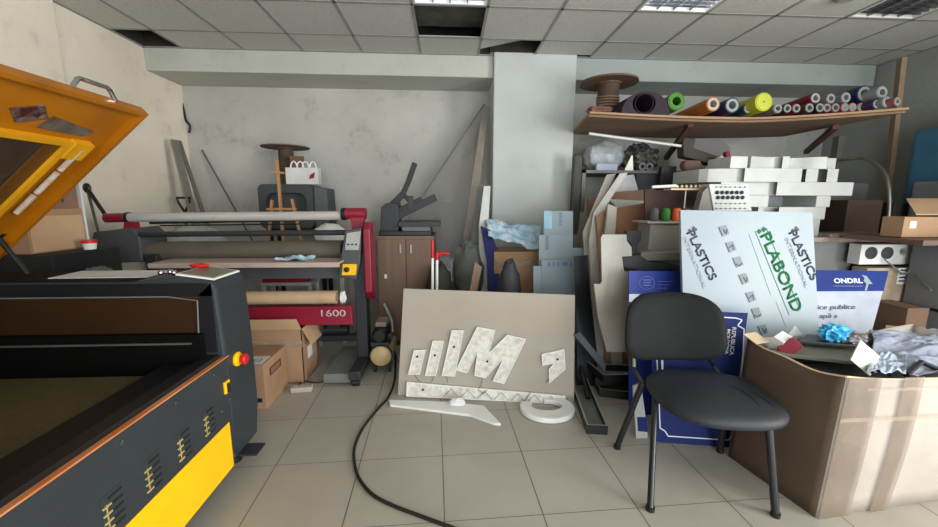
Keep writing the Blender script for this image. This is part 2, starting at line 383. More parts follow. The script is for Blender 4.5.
rm = MB(); rm.box(BX+.28, LX-.03, 1.79, 1.80, .975, 1.035); rm.prism([(LX-.03, 1.79, 1.03), (LX-.03, 1.79, .70), (LX-.10, 1.79, .70), (LX-.085, 1.79, .98)], (0, .01, 0))
rm.build('cheek_band', M_black, lc)
rm = MB(); rm.tube([(BX+.3, 1.786, .975), (LX-.22, 1.786, .975), (LX-.09, 1.786, .955), (LX-.105, 1.786, .74)], .0035, 6)
rm.build('cheek_trim', M_gmid, lc)
# yellow panel, vents, lock, e-stop, feet
MB().box(LX, LX+.004, LY0+.1, 1.775, .115, .35).build('yellow_panel', M_yel, lc, bevel=.001)
for q in range(7):
    yv = 1.60-q*.165
    pv = MB().box(LX, LX+.0015, yv-.005, yv+.075, .372, .505).build('vent', M_graph, lc)
    v = MB()
    for s_ in range(5): v.obox((LX+.002, yv+.045, .385+.026*s_), (.003, .05, .008))
    v.build('vent_slots', M_blackm, pv)
    v = MB()
    v.obox((LX+.002, yv+.012, .429), (.0012, .004, .09))
    for s_ in range(4): v.obox((LX+.0035, yv+.012, .390+.026*s_), (.004, .030, .006))
    v.build('vent_lips', mat('brass lip', (190, 168, 110), .4), pv)
lk = MB().box(LX, LX+.012, 1.76, 1.80, .50, .56).build('latch_plate', M_yel, lc, bevel=.003)
MB().box(LX+.012, LX+.02, 1.77, 1.785, .505, .55).build('latch_lever', M_ink, lk)
for (yy, zz) in ((1.73, .43), (1.80, .455), (1.70, .63), (1.45, .63), (1.2, .63), (1.79, .16)):
    MB().lathe([(.009, 0), (.009, .003), (.004, .005)], (LX, yy, zz), (1, 0, 0), 12).build('screw', M_steel, lc, smooth=True)
es = MB().lathe([(.036, 0), (.036, .008), (.026, .012), (.026, .02)], (LX, 1.895, .622), (1, 0, 0), 24).build('stop_button_base', M_yel, lc, smooth=True)
MB().lathe([(.016, .012), (.016, .03), (.028, .034), (.028, .044), (.02, .05)], (LX, 1.895, .622), (1, 0, 0), 24).build('stop_button_cap', M_red, es, smooth=True)
for y in (.5, 1.98):
    for x in (LX-.12, BX+.12):
        ft = MB(); ft.cyl((x, y, 0), (x, y, .03), .045); ft.cyl((x, y, .03), (x, y, .12), .015); ft.build('foot', M_black, lc)
MB().box(LX-.05, LX+.05, 1.90, 2.0, .075, .085).build('foot_bracket', M_graph, lc)
MB().box(LX-.12, LX-.05, LY0, LY1, .08, .115).build('base_frame', M_graphd, lc)
MB().box(BX+.01, LX-.37, 1.805, LY1-.01, 1.045, 1.0475).build('black_top_cover', mat('top cover black', (16, 16, 16), .8, spec=.15), lc)
MB().box(BX+.01, BX+.27, LY0+.05, 1.80, 1.045, 1.0475).build('black_top_cover', MATS['top cover black'], lc)
# control panel on the end block top
def top_z(x): return 1.042 + (LX-.03-x)*.147
pp = [(LX-.03, 1.825), (LX-.03, 2.05), (LX-.2, 2.05), (LX-.2, 1.825)]
cp = MB().prism([(x, y, top_z(x)+.001) for x, y in pp], (0, 0, .008)).build('control_panel', M_white, lc)
MB().prism([(x, y, top_z(x)+.009) for x, y in [(LX-.04, 1.84), (LX-.04, 2.035), (LX-.19, 2.035), (LX-.19, 1.84)]], (0, 0, .002)).build('panel_display',
    mat('dull display', (112, 108, 84), .3), cp)
k = MB()
for q in range(3): k.blob((LX-.29+.03*q, 1.86+.02*(q % 2), 1.075), (.013, .013, .013), 10, 8)
tag(k.build('metal_knob_set', M_chrome, smooth=True), 'small shiny metal knobs lying on the laser cutter beside its control panel', 'knobs')
k = MB(); k.blob((LX-.20, 2.0, 1.085), (.05, .02, .013), 14, 8, .12)
tag(k.build('red_pliers', M_red, smooth=True), 'small red-handled tool lying behind the laser cutter control panel', 'tool')
# white paper sheet on rear of top
tag(MB().prism([(-1.44, 1.88, 1.048), (-1.44, 2.07, 1.048), (-1.90, 2.06, 1.048), (-1.88, 1.87, 1.048)], (0, 0, .003)).build('paper_sheet', M_label),
    'white paper sheet lying on the laser cutter top', 'paper')
# gantry and head
MB().box(BX+.33, LX-.16, .95, 1.0, .80, .86).build('gantry_beam', M_black, lc)
hd = MB(); hd.box(-2.02, -1.93, .98, 1.08, .66, .88); hd.cyl((-1.975, 1.04, .57), (-1.975, 1.04, .66), .02); hd.build('laser_head', M_black, lc, bevel=.004)
# lid
HG = Vector((-2.36, 0, 1.10)); TP = Vector((-1.49, 0, 1.862)); U = (TP-HG).normalized(); Nn = Vector((U.z, 0, -U.x))  # Nn points to the inside (down/right)
LL = (TP-HG).length; y0, y1 = .40, 2.05
def lp(a, y, d=0): return HG + U*a + Nn*d + Vector((0, y, 0))
def slab(m, a0, a1, ya, yb, d0, d1, mi=0):
    vs = [lp(a, y, d) for d in (d0, d1) for y in (ya, yb) for a in (a0, a1)]
    m.add(vs, [(0,2,3,1),(4,5,7,6),(0,1,5,4),(2,6,7,3),(0,4,6,2),(1,3,7,5)], mi)
RD = .045
l = MB(); slab(l, LL-.02, LL, y0, y1, 0, RD); slab(l, 0, LL-.02, y1-.02, y1, 0, RD); slab(l, 0, LL-.02, y0, y0+.02, 0, RD); slab(l, 0, .02, y0+.02, y1-.02, 0, RD)
slab(l, .885, LL-.02, y0+.02, y1-.02, 0, .01); slab(l, .02, .06, y0+.02, y1-.02, 0, .01)
slab(l, .06, .885, 1.80, y1-.02, 0, .01); slab(l, .06, .885, y0+.02, y0+.2, 0, .01)
lid = l.build('lid', M_lid, lc, bevel=.003)
l = MB(); slab(l, .06, .885, y0+.2, 1.80, .002, .007); l.build('lid_window', M_glass, lid)
l = MB(); slab(l, .87, .895, y0+.17, 1.93, .01, .035); l.build('window_frame_strip', mat('strip amber', (226, 160, 24), .35), lid)
l = MB(); slab(l, .06, .87, 1.845, 1.87, .01, .035); l.build('window_frame_strip', MATS['strip amber'], lid)
l = MB(); slab(l, .06, .87, 1.785, 1.845, .01, .02); l.build('recess_shade', mat('shaded amber recess', (96, 60, 16), .5), lid)  # flat strip; shading of the recess wall is put into its darker amber
l = MB(); slab(l, .80, .90, 1.87, 1.96, .01, .04); l.build('hinge_catch', MATS['strip amber'], lid)
l = MB(); l.prism([lp(.935, 1.62, .012), lp(.985, 1.71, .012), lp(1.045, 1.655, .012), lp(.995, 1.565, .012)], Nn*.004)
l.build('square_sticker', mat('dark sticker', (70, 28, 26), .4, c2=(130, 116, 112), scale=30, amt=.2), lid)
l = MB(); l.prism([lp(.93, 1.70, .012), lp(.925, 1.90, .012), lp(.965, 1.93, .012), lp(1.0, 1.72, .012)], Nn*.003)
l.build('grey_sticker', mat('grey smear sticker', (104, 96, 84), .5, c2=(60, 54, 46), scale=22), lid)
for (u0, u1) in ((.86, .72), (.70, .56), (.54, .42)):
    st = MB(); st.tube([lp(u0, 1.925, .03), lp(u1, 1.925, .03)], .012, 10); st.build('tube_guard', mat('clear sleeve', (215, 200, 185), .2, c2=(190, 150, 100), scale=25, alpha=.8), lid, smooth=True)
hh = MB(); ctr = 1.79
hp = []
for q in range(17):
    a = q/16; hp.append(lp(LL, ctr-.10+.20*a, .01) + (U*.7-Nn*.7)*(.045*min(1, math.sin(PI*a)*2.2)))
hh.tube(hp, .0095, 10); hh.build('handle', M_chrome, lid, smooth=True)
gs = MB(); gs.cyl(lp(.20, y1-.05, .0), (-2.10, y1-.05, 1.045), .012, 12); gs.build('gas_strut', M_black, lc)
gs = MB(); gs.cyl(lp(.16, y1-.05, .0), lp(.24, y1-.05, .0), .016, 12); gs.build('strut_joint', M_steel, lid)

# ------------------------------------------------------------------ cartons by the left wall behind the cutter
tag(MB().box(-3.0, -2.27, 2.30, 2.76, 0, 1.10).build('black_cabinet', M_blackm, bevel=.006), 'black cabinet by the left wall under the stacked cartons', 'cabinet')
fbx = W(90, 238, Y=2.74).x
tag(MB().box(-3.0, fbx, 2.72, 2.735, 1.10, 1.70).build('foam_board', M_label), 'thin white board standing behind the stacked cartons by the left wall', 'board')
cpx = W(89, 241, Y=2.6)
cpo = thing('small_cup', 'small red and white cup beside the stacked cartons', 'cup', (cpx.x, 2.6, 1.10))
MB().lathe([(.03, 0), (.038, .05), (.034, .05), (.03, .006)], (cpx.x, 2.6, 1.10), n=20).build('cup_body', M_label, cpo, smooth=True)
MB().lathe([(.039, 0), (.041, .02)], (cpx.x, 2.6, 1.14), n=20).build('red_band', M_red, cpo, smooth=True)
def carton(name, label, x0, x1, y0, y1, z0, z1, rz=0, m=None, flaps=None, group=None, tape=True, piv=None):
    c = Vector(((x0+x1)/2, (y0+y1)/2, z0)) if piv is None else Vector((*piv, z0))
    R = Rz(rz)
    def tr(mb):
        mb.v = [c + R @ (v-c) for v in mb.v]; return mb
    e = thing(name, label, 'cardboard box', c, group)
    if flaps is None:
        tr(MB().box(x0, x1, y0, y1, z0, z1)).build('carton_body', m or M_brown, e, bevel=.004)
    else:
        w = .006; b = MB(); b.box(x0, x1, y0, y0+w, z0, z1); b.box(x0, x1, y1-w, y1, z0, z1); b.box(x0, x0+w, y0+w, y1-w, z0, z1); b.box(x1-w, x1, y0+w, y1-w, z0, z1); b.box(x0, x1, y0, y1, z0, z0+w)
        tr(b).build('carton_body', m or M_brown, e)
    if tape:
        tr(MB().box(x0-.001, x1+.001, y0-.0012, y0-.0002, z1-.14, z1-.085)).build('tape', M_tape, e)
    e['_tr'] = 0; del e['_tr']
    return e, tr
e, tr = carton('cardboard_carton', 'lower brown cardboard carton stacked by the left wall behind the laser cutter', -3.0, -2.425, 2.35, 2.70, 1.10, 1.362, m=M_brown)
tr(MB().box(-2.425, -2.424, 2.36, 2.69, 1.11, 1.32)).build('lit_side_patch', M_cardl, e)  # lighter patch: light caught by the side face, put into colour
e, tr = carton('cardboard_carton', 'upper dark cardboard carton with printed symbols, topmost in the stack by the left wall', -3.0, -2.43, 2.35, 2.69, 1.362, 1.86, m=mat('dull carton', (140, 108, 88), .85), tape=False)
sx_ = MB()
for q in range(3): sx_.box(-2.4299, -2.429, 2.45, 2.50, 1.40+.06*q, 1.43+.06*q)
sx_.box(-2.4299, -2.429, 2.54, 2.56, 1.40, 1.58); sx_.box(-2.4299, -2.429, 2.58, 2.59, 1.40, 1.56)
tr(sx_).build('printed_symbols', M_ink, e)
# white corner strip beside the cartons
p0 = W(74, 165, Y=3.4); p1 = W(86, 235, Y=3.4)
# clutter on the cutter's far side
tag(MB().blob((-2.12, 2.40, .945), (.09, .08, .07), 18, 12, .15, seed=3).build('fluffy_duster', mat('grey fluff', (96, 100, 98), .95, bump=.6, bscale=80), smooth=True),
    'grey fluffy ball lying between the laser cutter and the laminator', 'duster')
sb = MB(); sb.box(-2.24, -1.55, 2.22, 2.62, .84, .88)
for x in (-2.20, -1.59):
    for y in (2.26, 2.58): sb.box(x-.02, x+.02, y-.02, y+.02, 0, .84)
tag(sb.build('work_table', M_blackm), 'narrow black table between the laser cutter and the laminator', 'table')
tag(MB().lathe([(.02, 0), (.024, .03), (.012, .06), (.008, .085)], (-1.93, 2.30, .88), n=16).build('glue_bottle', mat('lime yellow', (226, 214, 40), .4), smooth=True), 'tiny yellow bottle behind the laser cutter top', 'bottle')

# ------------------------------------------------------------------ laminator
YL = 3.1
lm = thing('laminating_machine', 'wide maroon and grey roll laminator numbered 1600 on its lower bar', 'laminator', (-1.6, YL, 0))
M_lamg = mat('laminator grey', (76, 78, 78), .5)
# right end housing
def wp(pts, Y): return [W(a, b, Y=Y) for a, b in pts]
h = MB(); h.prism(wp([(345, 231), (361, 228), (360, 262), (356, 280), (339, 276), (340, 262)], YL-.1), (0, .34, 0)); rh = h.build('right_end_housing', M_lamg, lm, bevel=.006)
x1 = W(363, 240, Y=YL-.1).x
h = MB(); h.prism([(x1, YL-.1, 1.20), (x1, YL-.1, .70), (x1, YL-.02, .62), (x1, YL+.04, .62), (x1, YL+.08, .9), (x1, YL+.06, 1.25), (x1, YL-.04, 1.25)], (.055, 0, 0)); h.build('red_side_cover', M_maroon, lm, bevel=.008)
# fix left face of cover to housing
cpn = MB(); cpn.prism(wp([(347, 233), (361, 231), (359, 250), (345, 250)], YL-.105), (0, -.008, 0)); cpn = cpn.build('button_panel', M_grey, rh, bevel=.002)
kn = MB()
for a in (348, 352, 356): kn.lathe([(.007, 0), (.007, .008)], W(a, 244.5, Y=YL-.121), (0, 1, 0), 12)
kn.build('buttons', M_ink, rh)
sw = MB(); sw.prism(wp([(343, 264), (357, 264), (356, 275), (342, 275)], YL-.105), (0, -.006, 0)); sw = sw.build('yellow_switch', M_yel, rh)
MB().lathe([(.02, 0), (.02, .014), (.008, .02)], W(347, 269.5, Y=YL-.112), (0, -1, 0), 16).build('switch_knob', M_ink, rh)
def bar(px0, py0, px1, py1, Y, r, name, m, n=20, par=None): 
    return MB().cyl(W(px0, py0, Y=Y), W(px1, py1, Y=Y), r, n).build(name, m, par or lm, smooth=True)
rt = bar(126, 217.5, 346, 215.5, YL+.05, .036, 'upper_roll', mat('pale roll film', (186, 182, 176), .35, c2=(164, 160, 156), stretch=(1, 6, 6)), 24)
bar(346, 213.5, 366, 213.5, YL+.05, .045, 'roll_hub', M_maroon); bar(342, 214, 346, 214, YL+.05, .05, 'hub_ring', M_black)
bar(106, 218, 127, 217.5, YL+.05, .036, 'roll_hub', M_maroon); bar(127, 217.5, 130, 217.4, YL+.05, .042, 'hub_ring', M_black)
bar(140, 234.5, 346, 232.5, YL+.0, .022, 'tension_bar', M_graphd)
bar(118, 252, 343, 250, YL+.1, .082, 'main_roller', mat('rubber roller', (96, 88, 76), .7, c2=(84, 78, 68)), 32)
bar(150, 223, 343, 219, YL+.2, .01, 'thin_rod', M_black); bar(160, 225.5, 300, 224, YL+.25, .006, 'thin_rod', M_black)
h = MB(); h.prism(wp([(93, 232), (130, 228), (139, 236), (142, 262), (96, 264), (90, 250)], YL-.02), (0, .3, 0)); h.build('left_end_housing', M_lamg, lm, bevel=.008)
h = MB(); h.prism(wp([(124, 222), (134, 222), (136, 230), (123, 230)], YL+.02), (0, .05, 0)); h.build('left_bracket', M_maroon, lm)
h = MB(); h.prism(wp([(350, 217), (364, 217), (362, 230), (352, 230)], YL+.02), (0, .06, 0)); h.build('right_bracket', M_maroon, lm)
# feed tray
a = W(150, 274, Y=YL-.22); b2 = W(340, 269, Y=YL-.22)
ft = MB(); ft.box(a.x, b2.x, YL-.22, YL+.02, .945, .962); ft.box(a.x, b2.x, YL-.235, YL-.22, .925, .962); ft.build('feed_tray', mat('pinkish tray', (186, 166, 154), .4, c2=(170, 152, 142)), lm, bevel=.004)
# crossbeams and stand
MB().box(W(150, 282, Y=YL).x, W(343, 282, Y=YL).x, YL-.02, YL+.04, .80, .9).build('cross_beam', M_lamg, lm)
xa, xb = W(180, 304, Y=YL-.15).x, W(352, 304, Y=YL-.15).x
rb = MB(); rb.box(-2.3, xb, YL-.17, YL-.10, .455, .605); rb = rb.build('red_crossbar', M_maroon, lm, bevel=.006)
tu = text('model_number', '1600', W(321, 316.5, Y=YL-.172), (1, 0, 0), (0, 0, 1), .052, mat('pale print', (196, 176, 178), .5), rb, bold=.001, width=.19, depth=.001)
for x in (-.72, -2.32):
    s = MB(); s.box(x-.04, x+.05, YL-.02, YL+.12, .10, 1.0); s.build('leg', M_graphd, lm, bevel=.006)
    s = MB(); s.box(x-.04, x+.05, YL-.32, YL+.42, .06, .13); s.build('foot_bar', M_graphd, lm, bevel=.008)
    for y in (YL-.28, YL+.38):
        s = MB(); s.cyl((x-.02, y, .03), (x+.03, y, .03), .03, 18); s.build('caster', M_black, lm, smooth=True)
MB().box(-1.06, -.76, YL+.02, YL+.08, .25, .30).build('lower_crossbar', M_black, lm)
MB().box(-2.28, -.76, YL+.27, YL+.33, .16, .22).build('lower_crossbar', M_lamg, lm)
s = MB(); s.box(-.96, -.76, YL-.28, YL+.3, .03, .10); s.build('lower_plate', M_gmid, lm)
# motor on the laminator bottom
mt = MB(); mt.cyl((-1.04, YL+.04, .35), (-.84, YL+.04, .35), .04, 16); mt.box(-1.0, -.9, YL+.0, YL+.08, .37, .43); mt.build('motor', M_black, lm)
# paper core roll lying on the lower crossbar
tag(MB().hollow(W(240, 298, Y=YL-.13), W(337, 297, Y=YL-.13), .052, .035, 28).build('cardboard_roll', mat('paper roll beige', (200, 168, 134), .7), smooth=True),
    'beige roll lying in the laminator above its red bar', 'roll')
p = W(335, 296, Y=YL-.12)
tag(MB().blob(p+Vector((.06, 0, -.01)), (.03, .03, .05), 12, 8, .2, seed=5).build('crumpled_film', M_label, smooth=False), 'crumpled white film tucked at the end of the beige roll', 'film')
# red/white tray under feed tray
tr_ = MB(); q0 = W(254, 289, Y=YL+.25); q1 = W(306, 277, Y=YL+.25); tr_.box(q0.x, q1.x, YL+.36, YL+.6, q0.z, q0.z+.03); tr_.box(q0.x+.02, q1.x-.04, YL+.37, YL+.5, q0.z+.03, q0.z+.11, 1)
for x in (q0.x+.02, q1.x-.02):
    tr_.box(x-.015, x+.015, YL+.37, YL+.4, 0, q0.z)
    tr_.box(x-.015, x+.015, YL+.56, YL+.59, 0, q0.z)
tag(tr_.build('tool_stand', [M_grey, M_maroon], bevel=.004), 'grey stand with a maroon case under the laminator feed tray', 'stand')
# blue film on the feed tray
def film(name, label, cat, pts, base_z=None, amp=.015, m=None, seed=1, n=14, th=.002):
    rnd = random.Random(seed); ph = [rnd.uniform(0, 6) for _ in range(4)]
    A, B, C, D = [Vector(p) for p in pts]
    nrm = (B-A).cross(D-A).normalized()
    mb = MB()
    def fn(u, v):
        p = A.lerp(B, u).lerp(D.lerp(C, u), v)
        q_ = Vector((u*3.1+seed, v*4.3, seed*1.7)); w = amp*(1 + 2.4*noise.noise(q_) + 1.2*abs(noise.noise(q_*2.1+Vector((3, 1, 0)))) + .35*abs(noise.noise(q_*4.3)))
        w_old = amp*(1 + .45*math.sin(5*u+11*v+ph[0]) + .35*math.sin(19*v-7*u+2*math.sin(6*u)+ph[1]) + .18*math.sin(31*v+13*u+3*math.sin(9*v)+ph[2]) + .12*abs(math.sin(17*u+23*v+ph[3])))
        return p + nrm*w
    mb.grid(fn, n*2, n*2); o = mb.build(name, m or M_clear, solid=th, smooth=True, ang=60)
    return tag(o, label, cat)
film('plastic_film', 'pale blue plastic film crumpled on the laminator feed tray', 'plastic film',
     [(-1.30, YL-.2, .965), (-1.08, YL-.2, .965), (-1.05, YL-.02, .965), (-1.22, YL-.02, .965)], amp=.012, m=mat('blue tinted film', (186, 214, 226), .3), seed=4)

# ------------------------------------------------------------------ corner of the back wall
def lean_bar(name, label, cat, p0, p1, w, d, m, **k):
    p0, p1 = Vector(p0), Vector(p1); ax = (p1-p0); L = ax.length; q = ax.to_track_quat('Z', 'Y').to_matrix()
    return tag(MB().obox((p0+p1)/2, (w, d, L), q).build(name, m), label, cat, **k)
lean_bar('aluminium_profile', 'wide aluminium profile leaning in the left back corner, leftmost of the leaning bars', 'profile', (-2.5, 4.2, .04), W(174, 140, Y=4.4), .07, .03, M_alu)
lean_bar('aluminium_profile', 'thin dark aluminium bar beside the wide profile in the left back corner', 'profile', (-2.3, 4.22, .04), W(179, 141, Y=4.62), .035, .025, mat('dull alu', (128, 128, 122), .5, .5))
lean_bar('thin_rod', 'thin grey rod leaning on the back wall, rightmost of the bars in the left corner', 'rod', (-1.75, 4.4, .01), W(202, 150, Y=4.84), .014, .014, M_gmid)
sh = thing('shovel', 'shovel with a black D-shaped handle standing in the left back corner', 'shovel', (-2.5, 4.0, 0))
hc = W(184, 203, Y=4.32)
MB().cyl((hc.x-.02, 4.32, .32), (hc.x, 4.32, hc.z-.09), .016, 12).build('shaft', M_gmid, sh)
MB().tube([hc+Vector((0, 0, -.10)), hc+Vector((-.055, 0, .0)), hc+Vector((-.07, 0, .055)), hc+Vector((.07, 0, .055)), hc+Vector((.055, 0, .0)), hc+Vector((0, 0, -.10))], .013, 8).build('grip', M_black, sh, smooth=True)
MB().prism([(hc.x-.12, 4.32, .32), (hc.x+.09, 4.32, .32), (hc.x+.08, 4.30, .06), (hc.x-.015, 4.29, 0), (hc.x-.11, 4.30, .06)], (0, .006, 0)).build('blade', M_gmid, sh)
crk = MB(); crk.tube(spline_([W(182, 103, Y=4.85), W(184, 112, Y=4.845), W(186, 120, Y=4.84), W(190, 126, Y=4.84), W(189, 133, Y=4.845)]), .012, 6)
tag(crk.build('wall_cable', M_black, smooth=True), 'short black cable end sticking out of the left back corner near the beam', 'cable')
# small folding stand
fs = thing('folding_stand', 'small black folding stand leaning beside the left end of the laminator', 'stand', (-2.72, 3.2, 0))
tp = W(87, 188, Y=3.25)
MB().cyl(tp, W(106, 216, Y=3.2), .014, 10).build('arm', M_black, fs); MB().tube([tp, W(98, 231, Y=3.3), (-2.66, 3.3, .03)], .010, 10).build('leg', M_gmid, fs)
MB().blob(tp, (.03, .02, .04), 12, 8).build('clamp', M_black, fs, smooth=True)
MB().cyl((-2.75, 3.2, 0), (-2.55, 3.4, .0), .015, 8).build('foot', M_black, fs)
# clear dome behind the laminator
dm = MB(); c0 = W(198, 245, Y=3.9)
dm.lathe([(.26, 0), (.25, .07), (.2, .14), (.11, .19), (.02, .205)], c0, n=32)
tag(dm.build('clear_dome', M_clear, smooth=True), 'clear plastic dome on the low shelf behind the laminator roller', 'dome')
low = MB(); low.box(-2.75, -1.0, 3.72, 4.2, c0.z-.03, c0.z)
for x in (-2.71, -1.04):
    for y in (3.76, 4.16): low.box(x-.02, x+.02, y-.02, y+.02, 0, c0.z-.03)
tag(low.build('low_shelf', mat('whitish shelf', (176, 172, 164), .6)), 'long pale shelf table along the back wall behind the laminator', 'shelf')
bg = MB(); bg.blob(W(330, 228, Y=3.9)+Vector((0, 0, -.06)), (.16, .1, .10), 18, 12, .12, seed=9); tag(bg.build('white_bag', M_label, smooth=True), 'small white plastic bag on the pale shelf behind the laminator', 'bag')
# TV shell on a stand
YT = 4.3
tv = thing('monitor_shell', 'dark grey empty monitor shell with rounded opening behind the easel', 'monitor', (W(290, 230, Y=YT).x, YT+.2, c0.z))
def rrect(x0, x1, z0, z1, r, n=5):
    pts = []
    for cx, cz, a in ((x1-r, z1-r, 0), (x0+r, z1-r, PI/2), (x0+r, z0+r, PI), (x1-r, z0+r, 1.5*PI)):
        for i in range(n+1): q = a+PI/2*i/n; pts.append((cx+r*math.cos(q), cz+r*math.sin(q)))
    return pts
tl, tr2 = W(257, 184, Y=YT), W(312, 184, Y=YT); zb = c0.z+.0
o_ = rrect(tl.x, tr2.x, 1.12, tl.z, .06); i_ = rrect(tl.x+.08, tr2.x-.07, 1.2, tl.z-.09, .09)
n = len(o_); vs = [(x, YT, z) for x, z in o_]+[(x, YT, z) for x, z in i_]+[(x, YT+.12, z) for x, z in i_]+[(x, YT+.35, z) for x, z in o_]
fsx = []
for i in range(n):
    j = (i+1) % n
    fsx += [[i, j, n+j, n+i], [n+i, n+j, 2*n+j, 2*n+i], [i, 3*n+i, 3*n+j, j]]
fsx.append([2*n+i for i in range(n)]); fsx.append([3*n+i for i in range(n)][::-1])
MB().add(vs, fsx).build('casing', mat('charcoal plastic', (66, 72, 74), .5), tv, smooth=True, ang=50)
x_ = W(325, 186, Y=YT).x
MB().prism([(tr2.x, YT+.03, tl.z-.02), (x_, YT+.05, tl.z-.04), (x_+.01, YT+.05, 1.15), (tr2.x, YT+.03, 1.12)], (0, .3, 0)).build('side_wing', mat('charcoal side', (84, 88, 88), .6), tv, bevel=.01)
st_ = MB(); st_.box(tl.x+.05, x_-.05, YT+.02, YT+.3, 1.06, 1.12)
for x in (tl.x+.08, x_-.08):
    for y in (YT+.05, YT+.27): st_.box(x-.02, x+.02, y-.02, y+.02, 0, 1.06)
tag(st_.build('stand_table', M_blackm), 'black stand table carrying the monitor shell', 'table')
# easel
ea = thing('easel', 'small pine easel standing in front of the monitor shell', 'easel', (W(282, 240, Y=4.0).x, 4.0, c0.z))
YE = 4.02
def estick(a, b, c, d, w=.03, nm='leg', Y0=YE, Y1=YE, m=M_pine):
    p0, p1 = W(a, b, Y=Y0), W(c, d, Y=Y1); q = (p1-p0).to_track_quat('Z', 'Y').to_matrix(); return MB().obox((p0+p1)/2, (w, .02, (p1-p0).length), q).build(nm, m, ea)
estick(277, 160, 284, 248, .035, 'mast'); estick(272, 200, 268, 247, .032, 'leg'); estick(292, 199, 303, 247, .032, 'leg'); 
estick(267, 209, 296, 209, .035, 'crossbar', YE-.02, YE-.02); estick(272, 172, 284, 173, .03, 'clamp', YE-.02, YE-.02)
# wooden cable spool on the monitor
def spool(label, cx, cy, z0, R, H, r, th, m=M_woodd):
    e = thing('cable_spool', label, 'cable spool', (cx, cy, z0))
    MB().lathe([(R, 0), (R, th)], (cx, cy, z0), n=40).build('lower_disc', m, e, smooth=True)
    MB().lathe([(R, 0), (R, th)], (cx, cy, z0+H-th), n=40).build('upper_disc', m, e, smooth=True)
    MB().lathe([(r, th), (r, H-th)], (cx, cy, z0), n=24).build('drum', mat('spool drum', (86, 68, 54), .8, c2=(66, 50, 40), scale=12), e, smooth=True)
    return e
c_ = W(285.5, 148, Y=YT+.28)
spool('wooden cable spool with a wide thin top disc on the monitor shell', c_.x, YT+.28, tl.z+.002, .11, c_.z-tl.z, .08, .012)
MB().lathe([(.255, 0), (.255, .012)], (c_.x, YT+.28, c_.z), n=40).build('wide_disc', M_woodd, bpy.data.objects['cable_spool'], smooth=True)
# white carton with clips on the monitor
cx = MB(); a = W(288, 182, Y=YT+.08); b2 = W(320, 182, Y=YT+.08); zt = W(300, 168, Y=YT+.08).z
wb = thing('white_carton', 'white tray carton with a red mark holding curled white parts on the monitor shell', 'carton', (a.x+.1, YT+.1, tl.z))
cx.box(a.x, b2.x, YT+.03, YT+.13, tl.z+.002, zt); cx.build('tray', M_label, wb)
mk = MB(); mk.prism(wp([(310, 175), (315, 172), (314, 178), (309, 179)], YT+.029), (0, -.002, 0)); mk.build('red_mark', M_maroon, wb)
for q, pxx in enumerate((294, 300, 305, 312)):
    p = W(pxx, 168, Y=YT+.1); s = MB()
    s.tube([p+Vector((.035*math.cos(t_)*-1, .01*q, .07*math.sin(t_))) for t_ in [PI*i/8 for i in range(9)]], .009, 8); s.build('curled_part', M_white, wb, smooth=True)
MB().box(a.x+.02, a.x+.17, YT+.115, YT+.13, tl.z+.01, zt+.13).build('brown_insert', M_cardd, wb)

# ------------------------------------------------------------------ cabinet with heat press
YC = 3.65
cbl, cbr = W(376, 236, Y=YC), W(434, 236, Y=YC); zt = cbl.z
cb = thing('cabinet', 'brown melamine cabinet with two doors under the heat press', 'cabinet', ((cbl.x+cbr.x)/2, YC+.25, 0))
MB().box(cbl.x, cbr.x, YC, YC+.5, .05, zt).build('carcass', M_walnut, cb, bevel=.003)
MB().box(cbl.x+.02, cbr.x-.02, YC+.02, YC+.45, 0, .05).build('plinth', M_black, cb)
md = (cbl.x+W(406, 250, Y=YC).x*1.0)/1.0 if 0 else W(406, 250, Y=YC).x
for (u0, u1, hx) in ((cbl.x+.01, md-.003, md-.05), (md+.003, cbr.x-.01, md+.05)):
    d = MB().box(u0, u1, YC-.018, YC, .09, zt-.03).build('door', M_walnut, cb, bevel=.002)
    MB().box(hx-.006, hx+.006, YC-.035, YC-.018, zt-.16, zt-.08).build('handle', M_alu, d)
MB().box(W(386, 275, Y=YC).x-.012, W(386, 275, Y=YC).x+.012, YC-.022, YC-.018, W(386, 276, Y=YC).z-.02, W(386, 276, Y=YC).z+.02).build('sticker', M_label, cb)
hpz = zt
hp_ = thing('heat_press', 'black heat press with its upper plate lifted open on the brown cabinet', 'heat press', ((cbl.x+cbr.x)/2, YC+.2, hpz))
bx = MB(); bx.box(W(378, 230, Y=YC).x, W(431, 230, Y=YC).x, YC+.03, YC+.42, hpz, hpz+.045); bx.build('base', M_black, hp_, bevel=.006)
bx = MB(); bx.prism(wp([(380, 233), (381, 207), (386, 203), (397, 203), (399, 215), (398, 233)], YC+.08), (0, .26, 0)); bx.build('column_block', M_graphd, hp_, bevel=.006)
bx = MB(); bx.box(W(398, 226, Y=YC).x, W(440, 226, Y=YC).x, YC+.03, YC+.42, W(400, 227, Y=YC).z, W(400, 222, Y=YC).z); bx.build('lower_platen', M_graphd, hp_, bevel=.004)
MB().box(W(402, 230, Y=YC).x, W(430, 230, Y=YC).x, YC+.05, YC+.4, hpz+.045, W(400, 227, Y=YC).z).build('platen_support', M_gmid, hp_)
def hs(a, b, c, d, w, dp, nm, m=M_black, Y=YC+.12):
    p0, p1 = W(a, b, Y=Y), W(c, d, Y=Y); q = (p1-p0).to_track_quat('Z', 'Y').to_matrix(); return MB().obox((p0+p1)/2, (w, dp, (p1-p0).length), q).build(nm, m, hp_, bevel=.004)
hs(396, 217, 436, 197, .022, .07, 'upper_platen'); hs(396, 212, 422, 199, .02, .05, 'linkage_bar'); hs(390, 207, 403, 194, .035, .06, 'arm'); hs(403, 194, 410, 178, .03, .05, 'arm'); hs(408, 183, 415, 163, .045, .05, 'handle_grip')
